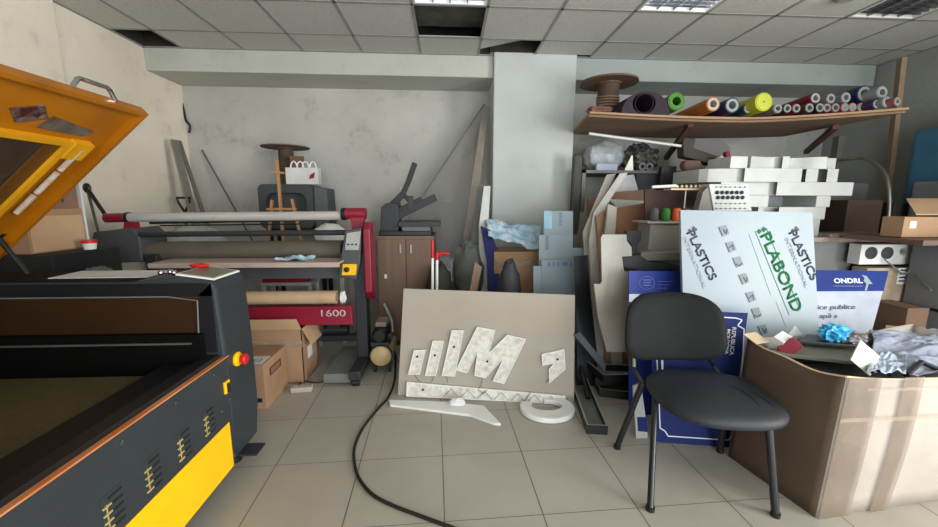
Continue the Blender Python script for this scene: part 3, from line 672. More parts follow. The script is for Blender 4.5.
hs(403, 194, 413, 205, .03, .04, 'link'); hs(411, 196, 410, 210, .04, .05, 'pressure_block', M_graphd); hs(399, 188, 402, 189, .015, .015, 'bolt', M_steel)
# clamps
for a, t0, t1, lb in ((432.5, 240, 258, 'taller white pole with a red tip leaning in front of the cabinet'), (437, 252, 260, 'shorter white pole with a red hook beside the taller one')):
    Yp = 3.15; e = thing('clamp_pole', lb, 'pole', (W(a, 290, Y=Yp).x, Yp, 0))
    top = W(a, t1, Y=Yp); bt = Vector((W(a-1, 300, Y=Yp).x, Yp, 0)); MB().cyl(bt, top, .011, 12).build('pole', M_white, e)
    MB().cyl(top, W(a, t0, Y=Yp), .013, 12).build('red_sleeve', M_red, e)
    if a > 435:
        MB().tube([W(436, 257, Y=Yp), W(442, 253, Y=Yp), W(449, 254.5, Y=Yp)], .013, 8).build('hook', M_red, e, smooth=True)
# compressor
YK = 3.12; cc = W(380.5, 357, Y=YK-.12); R_ = .088
co = thing('air_compressor', 'small air compressor with beige tank and black pump beside the laminator', 'air compressor', (cc.x, YK, 0))
MB().lathe([(.02, 0), (.06, .006), (.083, .022), (.088, .04), (.088, .36), (.06, .4), (.01, .41)], (cc.x, YK-.13, cc.z), (0, 1, 0), 32).build('tank', mat('tank beige', (202, 176, 124), .4), co, smooth=True)
MB().hollow((cc.x, YK-.10, cc.z), (cc.x, YK-.08, cc.z), .096, .086, 32).build('tank_band', M_black, co, smooth=True)
MB().lathe([(.045, 0), (.062, .02), (.066, .05), (.066, .2), (.05, .25)], (cc.x-.005, YK-.12, cc.z+.175), (0, 1, 0), 24).build('pump', M_black, co, smooth=True)
MB().box(cc.x-.08, cc.x+.07, YK-.1, YK+.2, cc.z+.083, cc.z+.115).build('saddle', M_graphd, co)
MB().box(cc.x-.045, cc.x+.045, YK-.06, YK+.1, cc.z+.235, cc.z+.275).build('head', mat('grey head', (140, 120, 108), .5), co, bevel=.006)
MB().lathe([(.025, 0), (.025, .03)], (cc.x+.085, YK-.1, cc.z+.17), (0, 1, 0), 18).build('gauge', M_black, co)
for sx in (-.06, .06):
    for y in (YK-.05, YK+.2): MB().box(cc.x+sx-.012, cc.x+sx+.012, y-.015, y+.015, 0, cc.z-.055).build('foot', M_black, co)
hs_ = MB(); hs_.tube([W(384, 304, Y=3.45), W(388, 312, Y=3.4), W(392, 322, Y=3.3), W(393, 340, Y=3.28), W(392.5, 356, Y=3.27), Vector((W(392, 366, Y=3.26).x, 3.26, .012))], .012, 10)
tag(hs_.build('air_hose', M_grey, smooth=True), 'pale grey hose standing up behind the air compressor', 'hose')
# clear caster/tape roll on floor
p = W(357, 372, Z=0); t_ = MB(); t_.hollow((p.x-.03, p.y, .035), (p.x+.02, p.y+.03, .035), .035, .018, 20)
tag(t_.build('tape_roll', mat('cloudy tape', (176, 170, 156), .3)), 'small clear tape roll on the floor left of the compressor', 'tape roll')
# cable on floor
cps = [(393, 349, .10), (396, 356, .03), (395.5, 366, .008), (394.5, 380, .008), (389, 396, .008), (377, 410, .008), (363, 428, .008), (355, 446, .008), (354.5, 462, .008), (359, 478, .008), (372, 494, .008), (392, 505, .008), (418, 515, .008), (445, 525, .008), (475, 536, .008), (520, 555, .008)]
tag(MB().tube(spline([W(a, b, Z=z) for a, b, z in cps]), .0085, 8).build('power_cable', M_cable, smooth=True), 'long thick black cable curving across the floor from the compressor', 'cable')
cps = [(338, 366), (333, 374), (327, 380), (316, 382.5), (304, 381), (300, 384), (297, 388)]
tag(MB().tube(spline([W(a, b, Z=.006) for a, b in cps]), .005, 8).build('thin_cable', M_cable, smooth=True), 'thin dark cable running to the power strip by the open carton', 'cable')
ps = W(302, 391, Z=0); e = thing('power_strip', 'small pale power strip on the floor beside the cartons', 'power strip', (ps.x, ps.y, 0))
MB().obox((ps.x, ps.y, .02), (.15, .055, .04), Rz(.1)).build('body', M_beige, e, bevel=.006)
k = MB()
for q in range(3): k.obox((ps.x-.045+.045*q, ps.y+.002, .0405), (.02, .02, .003), Rz(.1))
k.build('sockets', M_grey, e)

# ------------------------------------------------------------------ cartons on the floor
RA = .30
e, tr = carton('cardboard_carton', 'closed cardboard carton with white label on the floor beside the laser cutter', -1.72, -1.245, 2.50, 2.86, 0, .325, rz=-.0, m=M_brown, piv=(-1.245, 2.50), tape=False)
for ch in e.children: pass
tr(MB().box(-1.70, -1.27, 2.4985, 2.4999, .055, .085)).build('slot_print', M_blackm, e)
tr(MB().box(-1.44, -1.26, 2.51, 2.65, .3252, .3262)).build('address_label', M_label, e)
k = MB()
for q in range(7): k.box(-1.42+.02*q, -1.412+.02*q-.002*(q % 3), 2.54, 2.60, .3263, .3268)
tr(k).build('label_bars', M_ink, e)
k = MB(); k.box(-1.2452, -1.2442, 2.58, 2.76, .205, .265); tr(k).build('side_label', mat('dark label', (84, 50, 40), .6), e)
k = MB(); k.box(-1.2444, -1.2436, 2.60, 2.74, .215, .255); tr(k).build('side_label_inner', mat('label face', (140, 100, 84), .6), e)
# open carton behind
ox0, ox1, oy0, oy1, oz = -1.78, -1.10, 2.90, 3.00, .50
e = thing('cardboard_carton', 'open taller cardboard carton standing under the laminator red bar', 'cardboard box', (-1.45, 3.0, 0))
b = MB(); w = .006; x0, x1, yy0, yy1 = -1.80, -1.13, 2.885, 3.38
yy1 = 2.885+.32
b.box(x0, x1, yy0, yy0+w, 0, oz-.06); b.box(x0, x1, yy1-w, yy1, 0, oz-.06); b.box(x0, x0+w, yy0, yy1, 0, oz-.06); b.box(x1-w, x1, yy0, yy1, 0, oz-.06); b.box(x0, x1, yy0, yy1, 0, w)
b.build('carton_body', M_brown, e)
f = MB(); f.prism([(x0, yy0, oz-.06), (x1, yy0, oz-.06), (x1-.02, yy0-.03, oz+.03), (x0+.02, yy0-.03, oz+.03)], (0, .005, 0)); f.build('flap', M_cardl, e)
f = MB(); f.prism([(x1+.001, yy0+.01, oz-.06), (x1+.001, yy1-.02, oz-.06), (x1+.06, yy1-.04, oz-.20), (x1+.06, yy0+.03, oz-.20)], (.004, 0, .002)); f.build('flap', M_cardl, e)
f = MB(); f.prism([(x0, yy1, oz-.06), (x1, yy1, oz-.06), (x1-.02, yy1+.02, oz+.06), (x0+.02, yy1+.02, oz+.06)], (0, -.005, 0)); f.build('flap', M_cardd, e)
f = MB(); f.box(x1+.0005, x1+.0015, yy0+.10, yy0+.2, .16, .26); f.build('white_label', M_label, e)
MB().box(x0-.001, x1+.001, yy0-.0013, yy0-.0003, .30, .35).build('tape', M_tape, e)

# ------------------------------------------------------------------ board with letters
TL, BL, TR, BR = Vector((-.335, 2.80, .773)), Vector((-.375, 2.655, 0)), Vector((.92, 2.64, .757)), Vector((.885, 2.49, .0))
p0, nrm = plane3(BL, BR, TL)
TR = hit(575, 295, p0, nrm); TL = hit(403.5, 288.5, p0, nrm); BR = hit(574, 403, p0, nrm); BR.z = max(BR.z, 0)
bd = tag(MB().prism([TL, TR, BR, BL], -nrm*.018).build('fibreboard', M_beige, bevel=.002), 'large beige fibreboard panel with loose white letter pieces, leaning on the clutter', 'board')
def c3(a, b): return hit(380+a/4.25, 280+b/4.25, p0, nrm)
M_let = mat('led letter face', (226, 222, 212), .5, c2=(178, 172, 160), scale=28, amt=.28)
def shrink(P, d):
    out = []; n = len(P); c = sum(P, Vector())/n
    # inset along edge normals in the board plane
    area = Vector()
    for i in range(n): area += P[i].cross(P[(i+1) % n])
    nn = area.normalized()
    for i in range(n):
        a = (P[i]-P[i-1]).normalized(); b = (P[(i+1) % n]-P[i]).normalized()
        na, nb = nn.cross(a), nn.cross(b); m = (na+nb); k = max(m.dot(na), .4); out.append(P[i] + m*(d/k))
    return out
def letter(label, pts, dots, th=.03, name='sign_letter', group='white LED letter pieces on the fibreboard'):
    P = [c3(a, b)+nrm*.0005 for a, b in pts]
    e = thing(name, label, 'sign letter', min(P, key=lambda v: v.z), group)
    MB().prism(P, nrm*(th-.006)).build('back_face', M_let, e)
    I = shrink(P, .007); n = len(P); m = MB()
    v = [p+nrm*(th-.007) for p in P]+[p+nrm*th for p in P]+[p+nrm*th for p in I]+[p+nrm*(th-.007) for p in I]
    f = []
    for i in range(n):
        j = (i+1) % n; f += [[i, j, n+j, n+i], [n+i, n+j, 2*n+j, 2*n+i], [2*n+i, 2*n+j, 3*n+j, 3*n+i], [3*n+i, 3*n+j, j, i]]
    m.add(v, f).build('rim', M_white, e)
    for a, b in dots:
        c = c3(a, b); d = (CAM-c); c = c+nrm*(th-.006)
        MB().lathe([(.009, 0), (.009, .0025)], c, nrm, 14).build('wire_hole', M_ink, e)
    return e
LET = []
def letter_(*a, **k): LET.append(letter(*a, **k)); return LET[-1]
letter_('shortest white bar piece, leftmost on the fibreboard', [(147, 295), (197, 293), (172, 398), (123, 398)], [(161, 323)])
letter_('middle white bar piece, second from the left on the fibreboard', [(226, 255), (275, 255), (240, 403), (194, 403)], [(235, 317)])
letter_('tallest slanted white bar piece, left of the M on the fibreboard', [(307, 211), (358, 211), (320, 406), (264, 403)], [(316, 281)])
letter_('white M-shaped letter piece in the middle of the fibreboard', [(413, 197), (490, 210), (466, 303), (540, 230), (620, 248), (527, 437), (478, 425), (520, 338), (447, 413), (402, 402), (413, 310), (372, 392), (323, 380)], [(456, 343)])
letter_('small white arrow-shaped letter piece at the right of the fibreboard', [(685, 312), (780, 291), (786, 375), (716, 436), (716, 372), (735, 352), (688, 360)], [(752, 334)])
sp = letter_('long white strip leaning along the foot of the fibreboard', [(118, 428), (785, 487), (785, 522), (115, 490)], [(185, 462), (697, 509)], name='sign_strip')
zz = []
for q in range(15): zz.append(c3(270+35*q, (455 if q % 2 else 492) + q*2.6) + nrm*.028)
MB().tube(zz, .0025, 5).build('zigzag_wiring', mat('grey wire', (150, 140, 128), .6), sp)
for q, pts in enumerate(([(150, 398), (165, 420), (178, 428)], [(232, 403), (222, 428)], [(285, 405), (290, 430)], [(436, 412), (430, 440), (418, 462), (440, 478), (455, 462)], [(716, 418), (700, 430)], [(640, 470), (618, 500), (612, 515)])):
    MB().tube([c3(a, b)+nrm*.0315 for a, b in pts], .002, 5).build('wire', M_cable, LET[q])
# pieces on the floor
fp = [(388.9, 401.8), (447, 404), (483.7, 407.6), (501, 426), (494, 425.5), (470, 417), (390, 406.8)]
tag(MB().prism([W(a, b, Z=0.001) for a, b in fp], (0, 0, .018)).build('sign_strip', M_white, bevel=.003), 'thin white wedge-shaped piece lying flat on the floor before the fibreboard', 'sign piece')
p = W(457, 405, Z=.02); tag(MB().blob((p.x, p.y, .043), (.06, .04, .026), 14, 8, .2, seed=8, flat=.9).build('crumpled_wrap', mat('white wrap', (232, 234, 236), .3), smooth=False), 'crumpled white plastic wrap on the thin wedge piece', 'plastic wrap')
cC = W(547, 411, Z=0.0); ro, ri = .185, .085; ang = [math.radians(150+300*i/40) for i in range(41)]
P = [Vector((cC.x+ro*math.cos(a), cC.y+.0+ro*math.sin(a)*.86, .003)) for a in ang]+[Vector((cC.x+ri*1.25*math.cos(a), cC.y+.015+ri*math.sin(a)*.8, .003)) for a in reversed(ang)]
tag(MB().prism(P, (0, 0, .035)).build('sign_letter', M_white, bevel=.005), 'white C-shaped letter piece lying on the floor right of the long strip', 'sign letter')

# ------------------------------------------------------------------ clutter left of the column
def sheet(name, label, cat, pts, Y0, Y1, th, m, ybot=None, drop=False, **k):
    """flat sheet leaning back: pixels on the plane running from depth Y0 at the floor to Y1 at height 2 m"""
    a = Vector((0, Y0, 0)); n = Vector((0, -2, (Y1-Y0))).normalized()
    if n.dot(CAM-a) < 0: n = -n
    P = [hit(x, y, a, n) for x, y in pts]
    lows = sorted(range(len(P)), key=lambda i: P[i].z)[:2]
    if drop:
        i0, i1 = sorted(lows)
        if i1-i0 == 1 or (i0 == 0 and i1 == len(P)-1):
            g_ = []
            for i in (lows[0], lows[1]):
                p = P[i]; g_.append((i, Vector((p.x, Y0+.0005, .002))))
            g_ = dict(g_)
            if i1-i0 == 1: P = P[:i0+1]+[g_[i0], g_[i1]]+P[i1:]
            else: P = P+[g_[i1], g_[i0]]
    o = MB().prism(P, -n*th).build(name, m, **{q: k[q] for q in k if q in ('bevel',)})
    return tag(o, label, cat, k.get('group')), a, n
sheet('acrylic_sheet', 'big clear acrylic sheet with slanting edge leaning beside the column', 'acrylic sheet', [(485, 104), (490, 108), (487, 235), (480, 300), (395, 305), (413, 208)], 4.1, 4.5, .004, mat('acrylic tint', (170, 166, 162), .1, alpha=.3))
sheet('acrylic_edge_strip', 'thin grey rod leaning along the slanting edge of the acrylic sheet', 'rod', [(483.5, 104), (485.5, 104), (417, 206), (414.5, 206)], 4.08, 4.48, .01, M_gmid)
sheet('tall_board', 'tall narrow beige panel leaning against the left side of the column', 'panel', [(481, 120), (487, 119), (476, 220), (466, 300), (452, 300), (466, 220)], 3.75, 4.34, .02, mat('greige panel', (142, 134, 124), .6))
sheet('tall_board', 'grey tall panel standing between the beige panel and the white frame', 'panel', [(478, 185), (484, 185), (483, 240), (476, 300), (463, 300), (473, 225)], 3.6, 4.1, .02, mat('olive grey panel', (110, 112, 104), .6), drop=True)
sheet('white_post', 'narrow white frame piece leaning at the column edge', 'frame', [(484, 186), (490.5, 186), (488, 228), (479, 226)], 3.55, 3.9, .05, M_label, drop=True)
sheet('document_board', 'pale printed board standing behind the heat press', 'board', [(402, 196), (452, 203), (455, 232), (400, 232)], 4.3, 4.5, .01, mat('pale mauve board', (160, 150, 150), .6, c2=(146, 138, 136)), drop=True)
sheet('navy_cloth_roll', 'navy blue folded cloth hanging between the panels and the column foot', 'cloth', [(481, 226), (490, 230), (496, 246), (500, 262), (498, 300), (488, 300), (487, 262)], 3.35, 3.75, .03, mat('navy cloth', (36, 38, 92), .85), drop=True)
bgx = W(468, 258, Y=3.75)
tag(MB().blob((bgx.x-.0, 3.66, .72), (.15, .12, .33), 20, 14, .13, seed=12, flat=.95).build('grey_bag', mat('dark grey bag', (96, 98, 92), .7, c2=(60, 62, 58), scale=7), smooth=True), 'dark grey bulging bag behind the fibreboard, left of the wooden slab', 'bag')
tag(MB().blob((bgx.x-.28, 3.55, .55), (.13, .12, .3), 20, 14, .12, seed=15, flat=.95).build('dark_bundle', mat('dark bundle', (58, 54, 50), .8), smooth=True), 'dark cloth bundle behind the clamp poles', 'bundle')
for nm in ('grey_bag', 'dark_bundle'): pass
pl = MB(); pl.box(-.2, .17, 3.4, 3.95, 0, .395)
tag(pl.build('storage_crate', M_black, bevel=.01), 'black crate on the floor hidden behind the fibreboard', 'crate')
sheet('wooden_slab', 'pale brown wooden slab leaning behind the fibreboard', 'board', [(475, 262), (482, 267), (475, 300), (468, 300)], 3.15, 3.45, .03, mat('tan wood', (150, 118, 98), .7), drop=True)
# carton behind board
e, tr = carton('cardboard_carton', 'cardboard carton behind the fibreboard under the pale blue film', W(494, 270, Y=3.5).x, W(601, 270, Y=3.5).x, 3.5, 3.9, 0, W(510, 252, Y=3.5).z, m=mat('tan carton', (166, 130, 96), .85))
tag(MB().blob((W(509, 280, Y=3.1).x, 3.08, .60), (.10, .09, .34), 18, 14, .08, seed=22, flat=.98).build('black_pouch', mat('slate pouch', (48, 50, 56), .6), smooth=True), 'dark slate fabric pouch standing before the carton behind the fibreboard', 'pouch')
tag(MB().box(.05, .95, 2.88, 3.16, 0, .27).build('storage_crate', M_blackm, bevel=.01), 'low black crate behind the fibreboard, under the slate pouch', 'crate')
z0 = W(510, 251, Y=3.3).z
ztop = z0+.003
film('plastic_film', 'blue and white crumpled film bundle lying on the carton right of the navy cloth', 'plastic film', [W(487, 239, Y=3.52), W(540, 251, Y=3.5), W(540, 228, Y=3.78), W(484, 223, Y=3.78)], amp=.028, m=mat('blue white film', (140, 176, 196), .35, c2=(206, 212, 214), scale=14, amt=.2), seed=6, n=22)
# pale blue film covered panels
M_prt = mat('blue grey print', (92, 120, 150), .5)
def fpanel(label, pts, Y0, Y1, th=.012):
    o, a, n = sheet('film_board', label, 'film-covered panel', pts, Y0, Y1, th, M_sky, drop=True, group='pale blue film covered panels by the column'); return o, a, n
o, a, n = fpanel('tallest pale blue film panel with a darker blue top strip, behind the other film panels', [(544, 211), (573, 211), (573, 300), (543, 300)], 3.20, 3.5)
MB().prism([hit(x, y, a, n)+n*.001 for x, y in [(544, 211), (552, 211), (552, 229), (544, 228)]], n*.001).build('blue_strip', mat('mid blue film', (140, 186, 206), .35), o)
m_ = MB()
for q in range(5): m_.prism([hit(x, y, a, n)+n*.001 for x, y in [(559, 213+2.6*q), (562+q % 2, 213+2.6*q), (562, 214.6+2.6*q), (559, 214.6+2.6*q)]], n*.001)
m_.build('printed_marks', M_prt, o)
o, a, n = fpanel('wide pale blue film panel with upright print, in front of the tallest one', [(539, 235), (573, 235), (573, 300), (539, 300)], 3.14, 3.40)
m_ = MB()
for q in range(7): m_.prism([hit(x, y, a, n)+n*.001 for x, y in [(545.5, 236+2*q), (549, 236+2*q), (548, 237.4+2*q), (545.5, 237.4+2*q)]], n*.001)
m_.build('printed_marks', M_prt, o)
o, a, n = fpanel('front pale blue film panel with a row of dark print marks', [(541.5, 260), (574.5, 260), (576, 300), (541, 300)], 3.08, 3.30)
m_ = MB()
for x in (548, 552.5, 557, 570): m_.prism([hit(u, v, a, n)+n*.001 for u, v in [(x, 262), (x+2, 262), (x+2, 266.5), (x, 266.5)]], n*.001)
m_.prism([hit(565+3*math.cos(t), 264+2.4*math.sin(t), a, n)+n*.001 for t in [PI*2*i/12 for i in range(12)]], n*.001)
m_.build('printed_marks', M_prt, o)
fpanel('narrow low pale blue film strip at the left of the film panels', [(533.5, 266), (541, 266), (541, 300), (533.5, 300)], 3.04, 3.16)
fpanel('small pale blue film panel between the film panels and the black panel', [(573, 248), (586, 248), (586, 300), (574, 300)], 3.16, 3.38)
sheet('black_board', 'tall black panel standing right of the fibreboard', 'panel', [(575, 256), (588, 255), (590, 290), (597, 352), (577, 352)], 2.72, 3.02, .02, mat('black sheet', (14, 15, 24), .35), drop=True)
o, a, n = sheet('grey_board', 'tall light grey plastic panel with rounded corner and cut-out, left of the chair', 'panel', [(603, 234.5), (626.5, 234.5), (627, 241), (631.5, 247), (632, 256), (622, 256.5), (624, 271), (629, 272), (630, 352), (607, 352), (598, 318), (594, 284), (600.5, 284), (602, 281), (601, 238)], 2.50, 2.60, .012, mat('satin grey panel', (164, 160, 150), .4, c2=(150, 146, 136)))

sheet('pale_blue_board', 'small pale blue board edge showing behind the embroidery machine knob', 'board', [(640, 234.5), (653, 234.5), (653, 252), (640, 252)], 2.96, 2.96, .008, mat('icy board', (186, 196, 200), .5), drop=True)
# ------------------------------------------------------------------ dark letter shells on the floor, right of the board
M_shell = mat('black shell', (30, 30, 31), .4); M_shin = mat('grey inner', (128, 130, 126), .45)
def shell(label, pts, h, z=0.0, tilt=None, wires=()):
    """open tray: outline given on the floor plane at height z (world xy), walls h high"""
    P = [Vector((x, y, z)) for x, y in pts]
    e = thing('letter_shell', label, 'letter shell', P[0], 'black open letter shells')
    n = len(P); I = shrink(P, .006) 
    m = MB(); Z = Vector((0, 0, h)); v = P+[p+Z for p in P]+[p+Z for p in I]+[p+Vector((0, 0, .008)) for p in I]; f = []
    for i in range(n):
        j = (i+1) % n; f += [[i, j, n+j, n+i], [n+i, n+j, 2*n+j, 2*n+i], [2*n+i, 2*n+j, 3*n+j, 3*n+i]]
    f.append(list(range(n))[::-1]); m.add(v, f)
    if tilt:
        R, c = tilt; m.v = [c + R @ (q-c) for q in m.v]
    m.build('shell_walls', M_shell, e)
    m = MB(); m.prism([p+Vector((0, 0, .009)) for p in I], (0, 0, .002))
    if tilt: m.v = [c + R @ (q-c) for q in m.v]
    m.build('inner_face', M_shin, e)
    m = MB(); m.v = []
    v = [p+Z+Vector((0, 0, .0005)) for p in shrink(P, .0005)]+[p+Z+Vector((0, 0, .0005)) for p in shrink(P, .009)]
    m.add(v+[q+Vector((0, 0, .0015)) for q in v], [[i, (i+1) % n, n+(i+1) % n, n+i] for i in range(n)]+[[2*n+i, 3*n+i, 3*n+(i+1) % n, 2*n+(i+1) % n] for i in range(n)])
    if tilt: m.v = [c + R @ (q-c) for q in m.v]
    m.build('pale_edge', M_grey, e)
    return e
def fx(a, b, z): p = W(a, b, Z=z); return (p.x, p.y)
hh_ = .06
LS = shell('long black letter shell with pale inside pointing at the camera, right of the fibreboard', [fx(587, 425, hh_), fx(608, 426, hh_), fx(590, 385, hh_), fx(578, 352, hh_), fx(567, 356, hh_), fx(575, 392, hh_)][::-1], hh_)
MB().tube([W(574, 342, Z=.28), W(580, 362, Z=.17), W(588, 398, Z=.03)], .017, 8).build('inner_bar', M_shell, LS)
shell('second black letter shell lying flat behind the long one', [fx(600, 389, .06), fx(626, 392, .06), fx(650, 392, .06), fx(648, 384, .06), fx(610, 379, .06), fx(594, 379, .06)], .06)
shell('upper black letter shell stacked on the second one beside the chair leg', [fx(596, 377, .13), fx(640, 379, .13), fx(640, 368, .13), fx(600, 366, .13)], .06, z=.066)
shell('topmost slanted black letter shell resting on the stack beside the chair leg', [fx(580, 352, .22), fx(604, 372, .22), fx(636, 371, .22), fx(634, 362, .22), fx(607, 361, .22), fx(588, 345, .22)], .06, z=.134)
sheet('black_board', 'leaning glossy black strip in front of the tall black panel', 'panel', [(574, 335), (580, 332), (606, 364), (605, 372)], 2.45, 2.9, .02, mat('slate strip', (62, 66, 72), .4))

# ------------------------------------------------------------------ chair
ch = thing('office_chair', 'black upholstered visitor chair with black tube legs in the right foreground', 'chair', (1.24, 1.7, 0))
sc_ = Vector((1.318, 1.722, .0)); RS = Rz(math.radians(-6))
def superr(q, a, b, n=3.0):
    c, s = math.cos(q), math.sin(q); return a*math.copysign(abs(c)**(2/n), c), b*math.copysign(abs(s)**(2/n), s)
seat = MB(); n = 48; prof = [(0.0, .505), (.3, .503), (.6, .496), (.85, .486), (.95, .474), (1.0, .452), (.985, .432), (.93, .422), (0, .422)]
vs = []; fsx = []
for (k, z) in prof:
    for j in range(n):
        x, y = superr(2*PI*j/n, .285, .275, 2.7); sh_ = 1 if y > 0 else 1
        wrk = .0
        pass
        vs.append(sc_ + RS @ Vector((x*k, y*k, z+wrk)))
for i in range(len(prof)-1):
    for j in range(n): fsx.append([i*n+j, i*n+(j+1) % n, (i+1)*n+(j+1) % n, (i+1)*n+j])
seat.add(vs, fsx); seat.build('seat', M_fabs, ch, smooth=True, ang=80)
for (xa, ya, xb, yb) in ((.10, .05, .12, -.20), (.16, .0, .18, -.19), (.20, .20, .255, .02)):
    cr = MB(); cr.tube([sc_ + RS @ Vector((xa+(xb-xa)*t+.02*math.sin(PI*t), ya+(yb-ya)*t, .4985-.028*max(0, (((xa+(xb-xa)*t)/.285)**2+((ya+(yb-ya)*t)/.275)**2)-.2))) for t in [q/8 for q in range(9)]], [.001, .005, .007, .008, .008, .008, .007, .005, .001], 8)
    cr.build('fabric_crease', M_fabs, ch, smooth=True)
# backrest
bk = MB(); nu, nv = 30, 14
def bfn(u, v, d):
    x = (u-.5)*2; z = (v-.5)*2
    q = math.atan2(z, x); 
    wx = .275*x; hz = .175*z
    yy = -.075*(x*x) + .04*z
    X = Vector((wx, yy, hz)); return X
vs = []; fsx = []; ring = 40; lay = [(0, .030), (.5, .030), (.85, .026), (.97, .014), (1.0, 0.0), (.97, -.014), (.85, -.024), (.5, -.026), (0, -.026)]
bc = Vector((1.19, 1.93, .752)); RB = Rz(math.radians(-4))
for (k, d) in lay:
    for j in range(ring):
        q = 2*PI*j/ring; x, z = superr(q, 1, 1, 3.4); x *= k; z *= k
        wx = .263*x*(1-.05*z); hz = .178*z
        yy = -.085*x*x + .045*z - d*-1*0
        vs.append(bc + RB @ Vector((wx, yy - d, hz)))
for i in range(len(lay)-1):
    for j in range(ring): fsx.append([i*ring+j, i*ring+(j+1) % ring, (i+1)*ring+(j+1) % ring, (i+1)*ring+j])
bk.add(vs, fsx); bk.build('backrest', M_fab, ch, smooth=True, ang=80)
fr = M_blackm = mat('frame black', (24, 25, 28), .35)
LEGR = .0175
legs = [((.931, 1.52), (1.07, 1.79)), ((1.484, 1.457), (1.46, 1.53)), ((.976, 1.971), (1.075, 1.93)), ((1.551, 1.906), (1.52, 1.87))]
for (fx_, tx) in legs:
    MB().tube([(fx_[0], fx_[1], .012), (tx[0], tx[1], .425)], LEGR, 12, sx=.85).build('leg', fr, ch, smooth=True)
    MB().cyl((fx_[0], fx_[1], 0), (fx_[0], fx_[1], .02), .02, 12).build('foot_cap', M_black, ch)
MB().tube([(1.07, 1.79, .425), (1.24, 1.72, .418), (1.46, 1.53, .425)], .012, 8).build('seat_crossbar', fr, ch); MB().tube([(1.075, 1.93, .425), (1.52, 1.87, .425)], .012, 8).build('seat_crossbar', fr, ch)
for (bx_, tx_) in ((1.03, 1.0), (1.50, 1.42)):
    MB().tube([(bx_+.03, 1.90, .43), (bx_, 1.965, .50), (tx_, 1.955, .60), (tx_+.01, 1.95, .68)], .012, 10).build('back_support', fr, ch, smooth=True)
MB().cyl((1.03, 1.945, .515), (1.02, 1.94, .575), .011, 10).build('chrome_bolt', M_chrome, ch)

# ------------------------------------------------------------------ signs behind the chair
M_wtxt = mat('white print', (224, 228, 238), .5)
def q3(a, b, c, d, w):  # sign as a quad given by pixel corners on a leaning plane
    pass
# blue sign with white frame (portrait text), standing on the floor
pa = W(655, 442, Z=0); pb = W(729, 447.5, Z=0); pc = W(748, 313, Y=2.10)
P0, NB = plane3(pa, pb, pc)
BS = [hit(x, y, P0, NB) for x, y in ((655, 442), (729, 447.5), (748, 313), (650, 309))]
for v in BS: v.z = max(v.z, .001)
bs = tag(MB().prism(BS, -NB*.01).build('blue_sign', M_navy), 'navy blue sign with a white border standing behind the chair', 'sign')
def bl(x, y): return hit(x, y, P0, NB)+NB*.0015
def strip(mb, pts, w, fn, n, th=.0008, closed=False):
    P = [fn(*p) for p in pts]
    for i in range(len(P)-1):
        a, b = P[i], P[i+1]; s = (b-a).cross(n).normalized()*w/2; mb.prism([a-s, b-s, b+s, a+s], n*th)
bo = MB(); strip(bo, [(736, 318), (742, 320), (737.5, 325.5), (744, 329), (742.5, 360), (738, 405)], .006, bl, NB)
strip(bo, [(657, 325), (664, 321), (666, 314), (736, 318)], .006, bl, NB); strip(bo, [(655, 325), (659, 402), (660, 428), (665, 431), (668, 436), (728, 440), (732, 436), (738, 405)], .006, bl, NB)
bo.build('white_border', M_wtxt, bs)
dn = (bl(731, 355)-bl(733.5, 327)).normalized()
text('republic_lettering', 'REPUBLICA', bl(732, 327), dn, NB.cross(dn), .022, M_wtxt, bs, bold=.0006, width=(bl(731, 355)-bl(733, 327)).length)
text('country_lettering', 'MOLDOVA', bl(727, 329), dn, NB.cross(dn), .018, M_wtxt, bs, bold=.0006, width=(bl(727, 354)-bl(728, 329)).length)
m_ = MB(); strip(m_, [(662, 357), (662.5, 372)], .012, bl, NB); m_.build('side_print', M_wtxt, bs)
# blue sign with emblem further back
o, a, n = sheet('blue_sign', 'glossy blue sign with a pale round emblem, its top showing over the chair back', 'sign', [(629, 271), (689, 271), (690, 340), (629, 340)], 2.3, 2.6, .008, mat('bright navy', (40, 60, 150), .5, c2=(28, 42, 112), scale=2, spec=.3), drop=True)
m_ = MB(); cxx, cyy = 647, 283
strip(m_, [(cxx+7.5*math.cos(t), cyy+6.5*math.sin(t)) for t in [2*PI*i/20 for i in range(21)]], .003, lambda x, y: hit(x, y, a, n)+n*.001, n)
for q in range(3):
    strip(m_, [(cxx-4, cyy-3+2.6*q), (cxx+4, cyy-3+2.6*q)], .006, lambda x, y: hit(x, y, a, n)+n*.001, n)
    strip(m_, [(658, 281.5+3.3*q), (673-3*q, 281.5+3.3*q)], .004, lambda x, y: hit(x, y, a, n)+n*.001, n)
m_.build('emblem_print', mat('pale emblem', (110, 124, 190), .5), o)
m_ = MB(); m_.prism([hit(x, y, a, n)+n*.001 for x, y in [(629, 294), (640, 294), (632, 302), (629, 302)]], n*.001); m_.build('white_corner', M_wtxt, o)
o, a, n = sheet('small_sign', 'small white and blue sign leaning behind the left chair leg', 'sign', [(633, 386), (641, 383), (647.5, 432), (636, 432)], 2.05, 2.35, .012, M_grey, drop=True)
m_ = MB(); m_.prism([hit(x, y, a, n)+n*.001 for x, y in [(637, 417), (647, 417), (647.8, 432), (638, 431)]], n*.001); m_.build('blue_foot', M_navy, o)
# PLABOND board
pA, pB, pC = Vector((1.43, 2.30, 1.366)), Vector((2.29, 2.30, 1.349)), Vector((2.2, 2.17, .35))
P0b, NP = plane3(pA, pB, pC)
def pbp(x, y, d=.0015): return hit(x, y, P0b, NP)+NP*d
pb_ = tag(MB().prism([pbp(680.5, 210, 0), pbp(811, 212.5, 0), pbp(812.5, 214, 0), pbp(819, 334, 0), pbp(820, 400, 0), pbp(686, 400, 0)], -NP*.02).build('wrapped_sheet', M_sky), 'large pale blue panel in printed protective film, leaning behind the chair', 'panel')
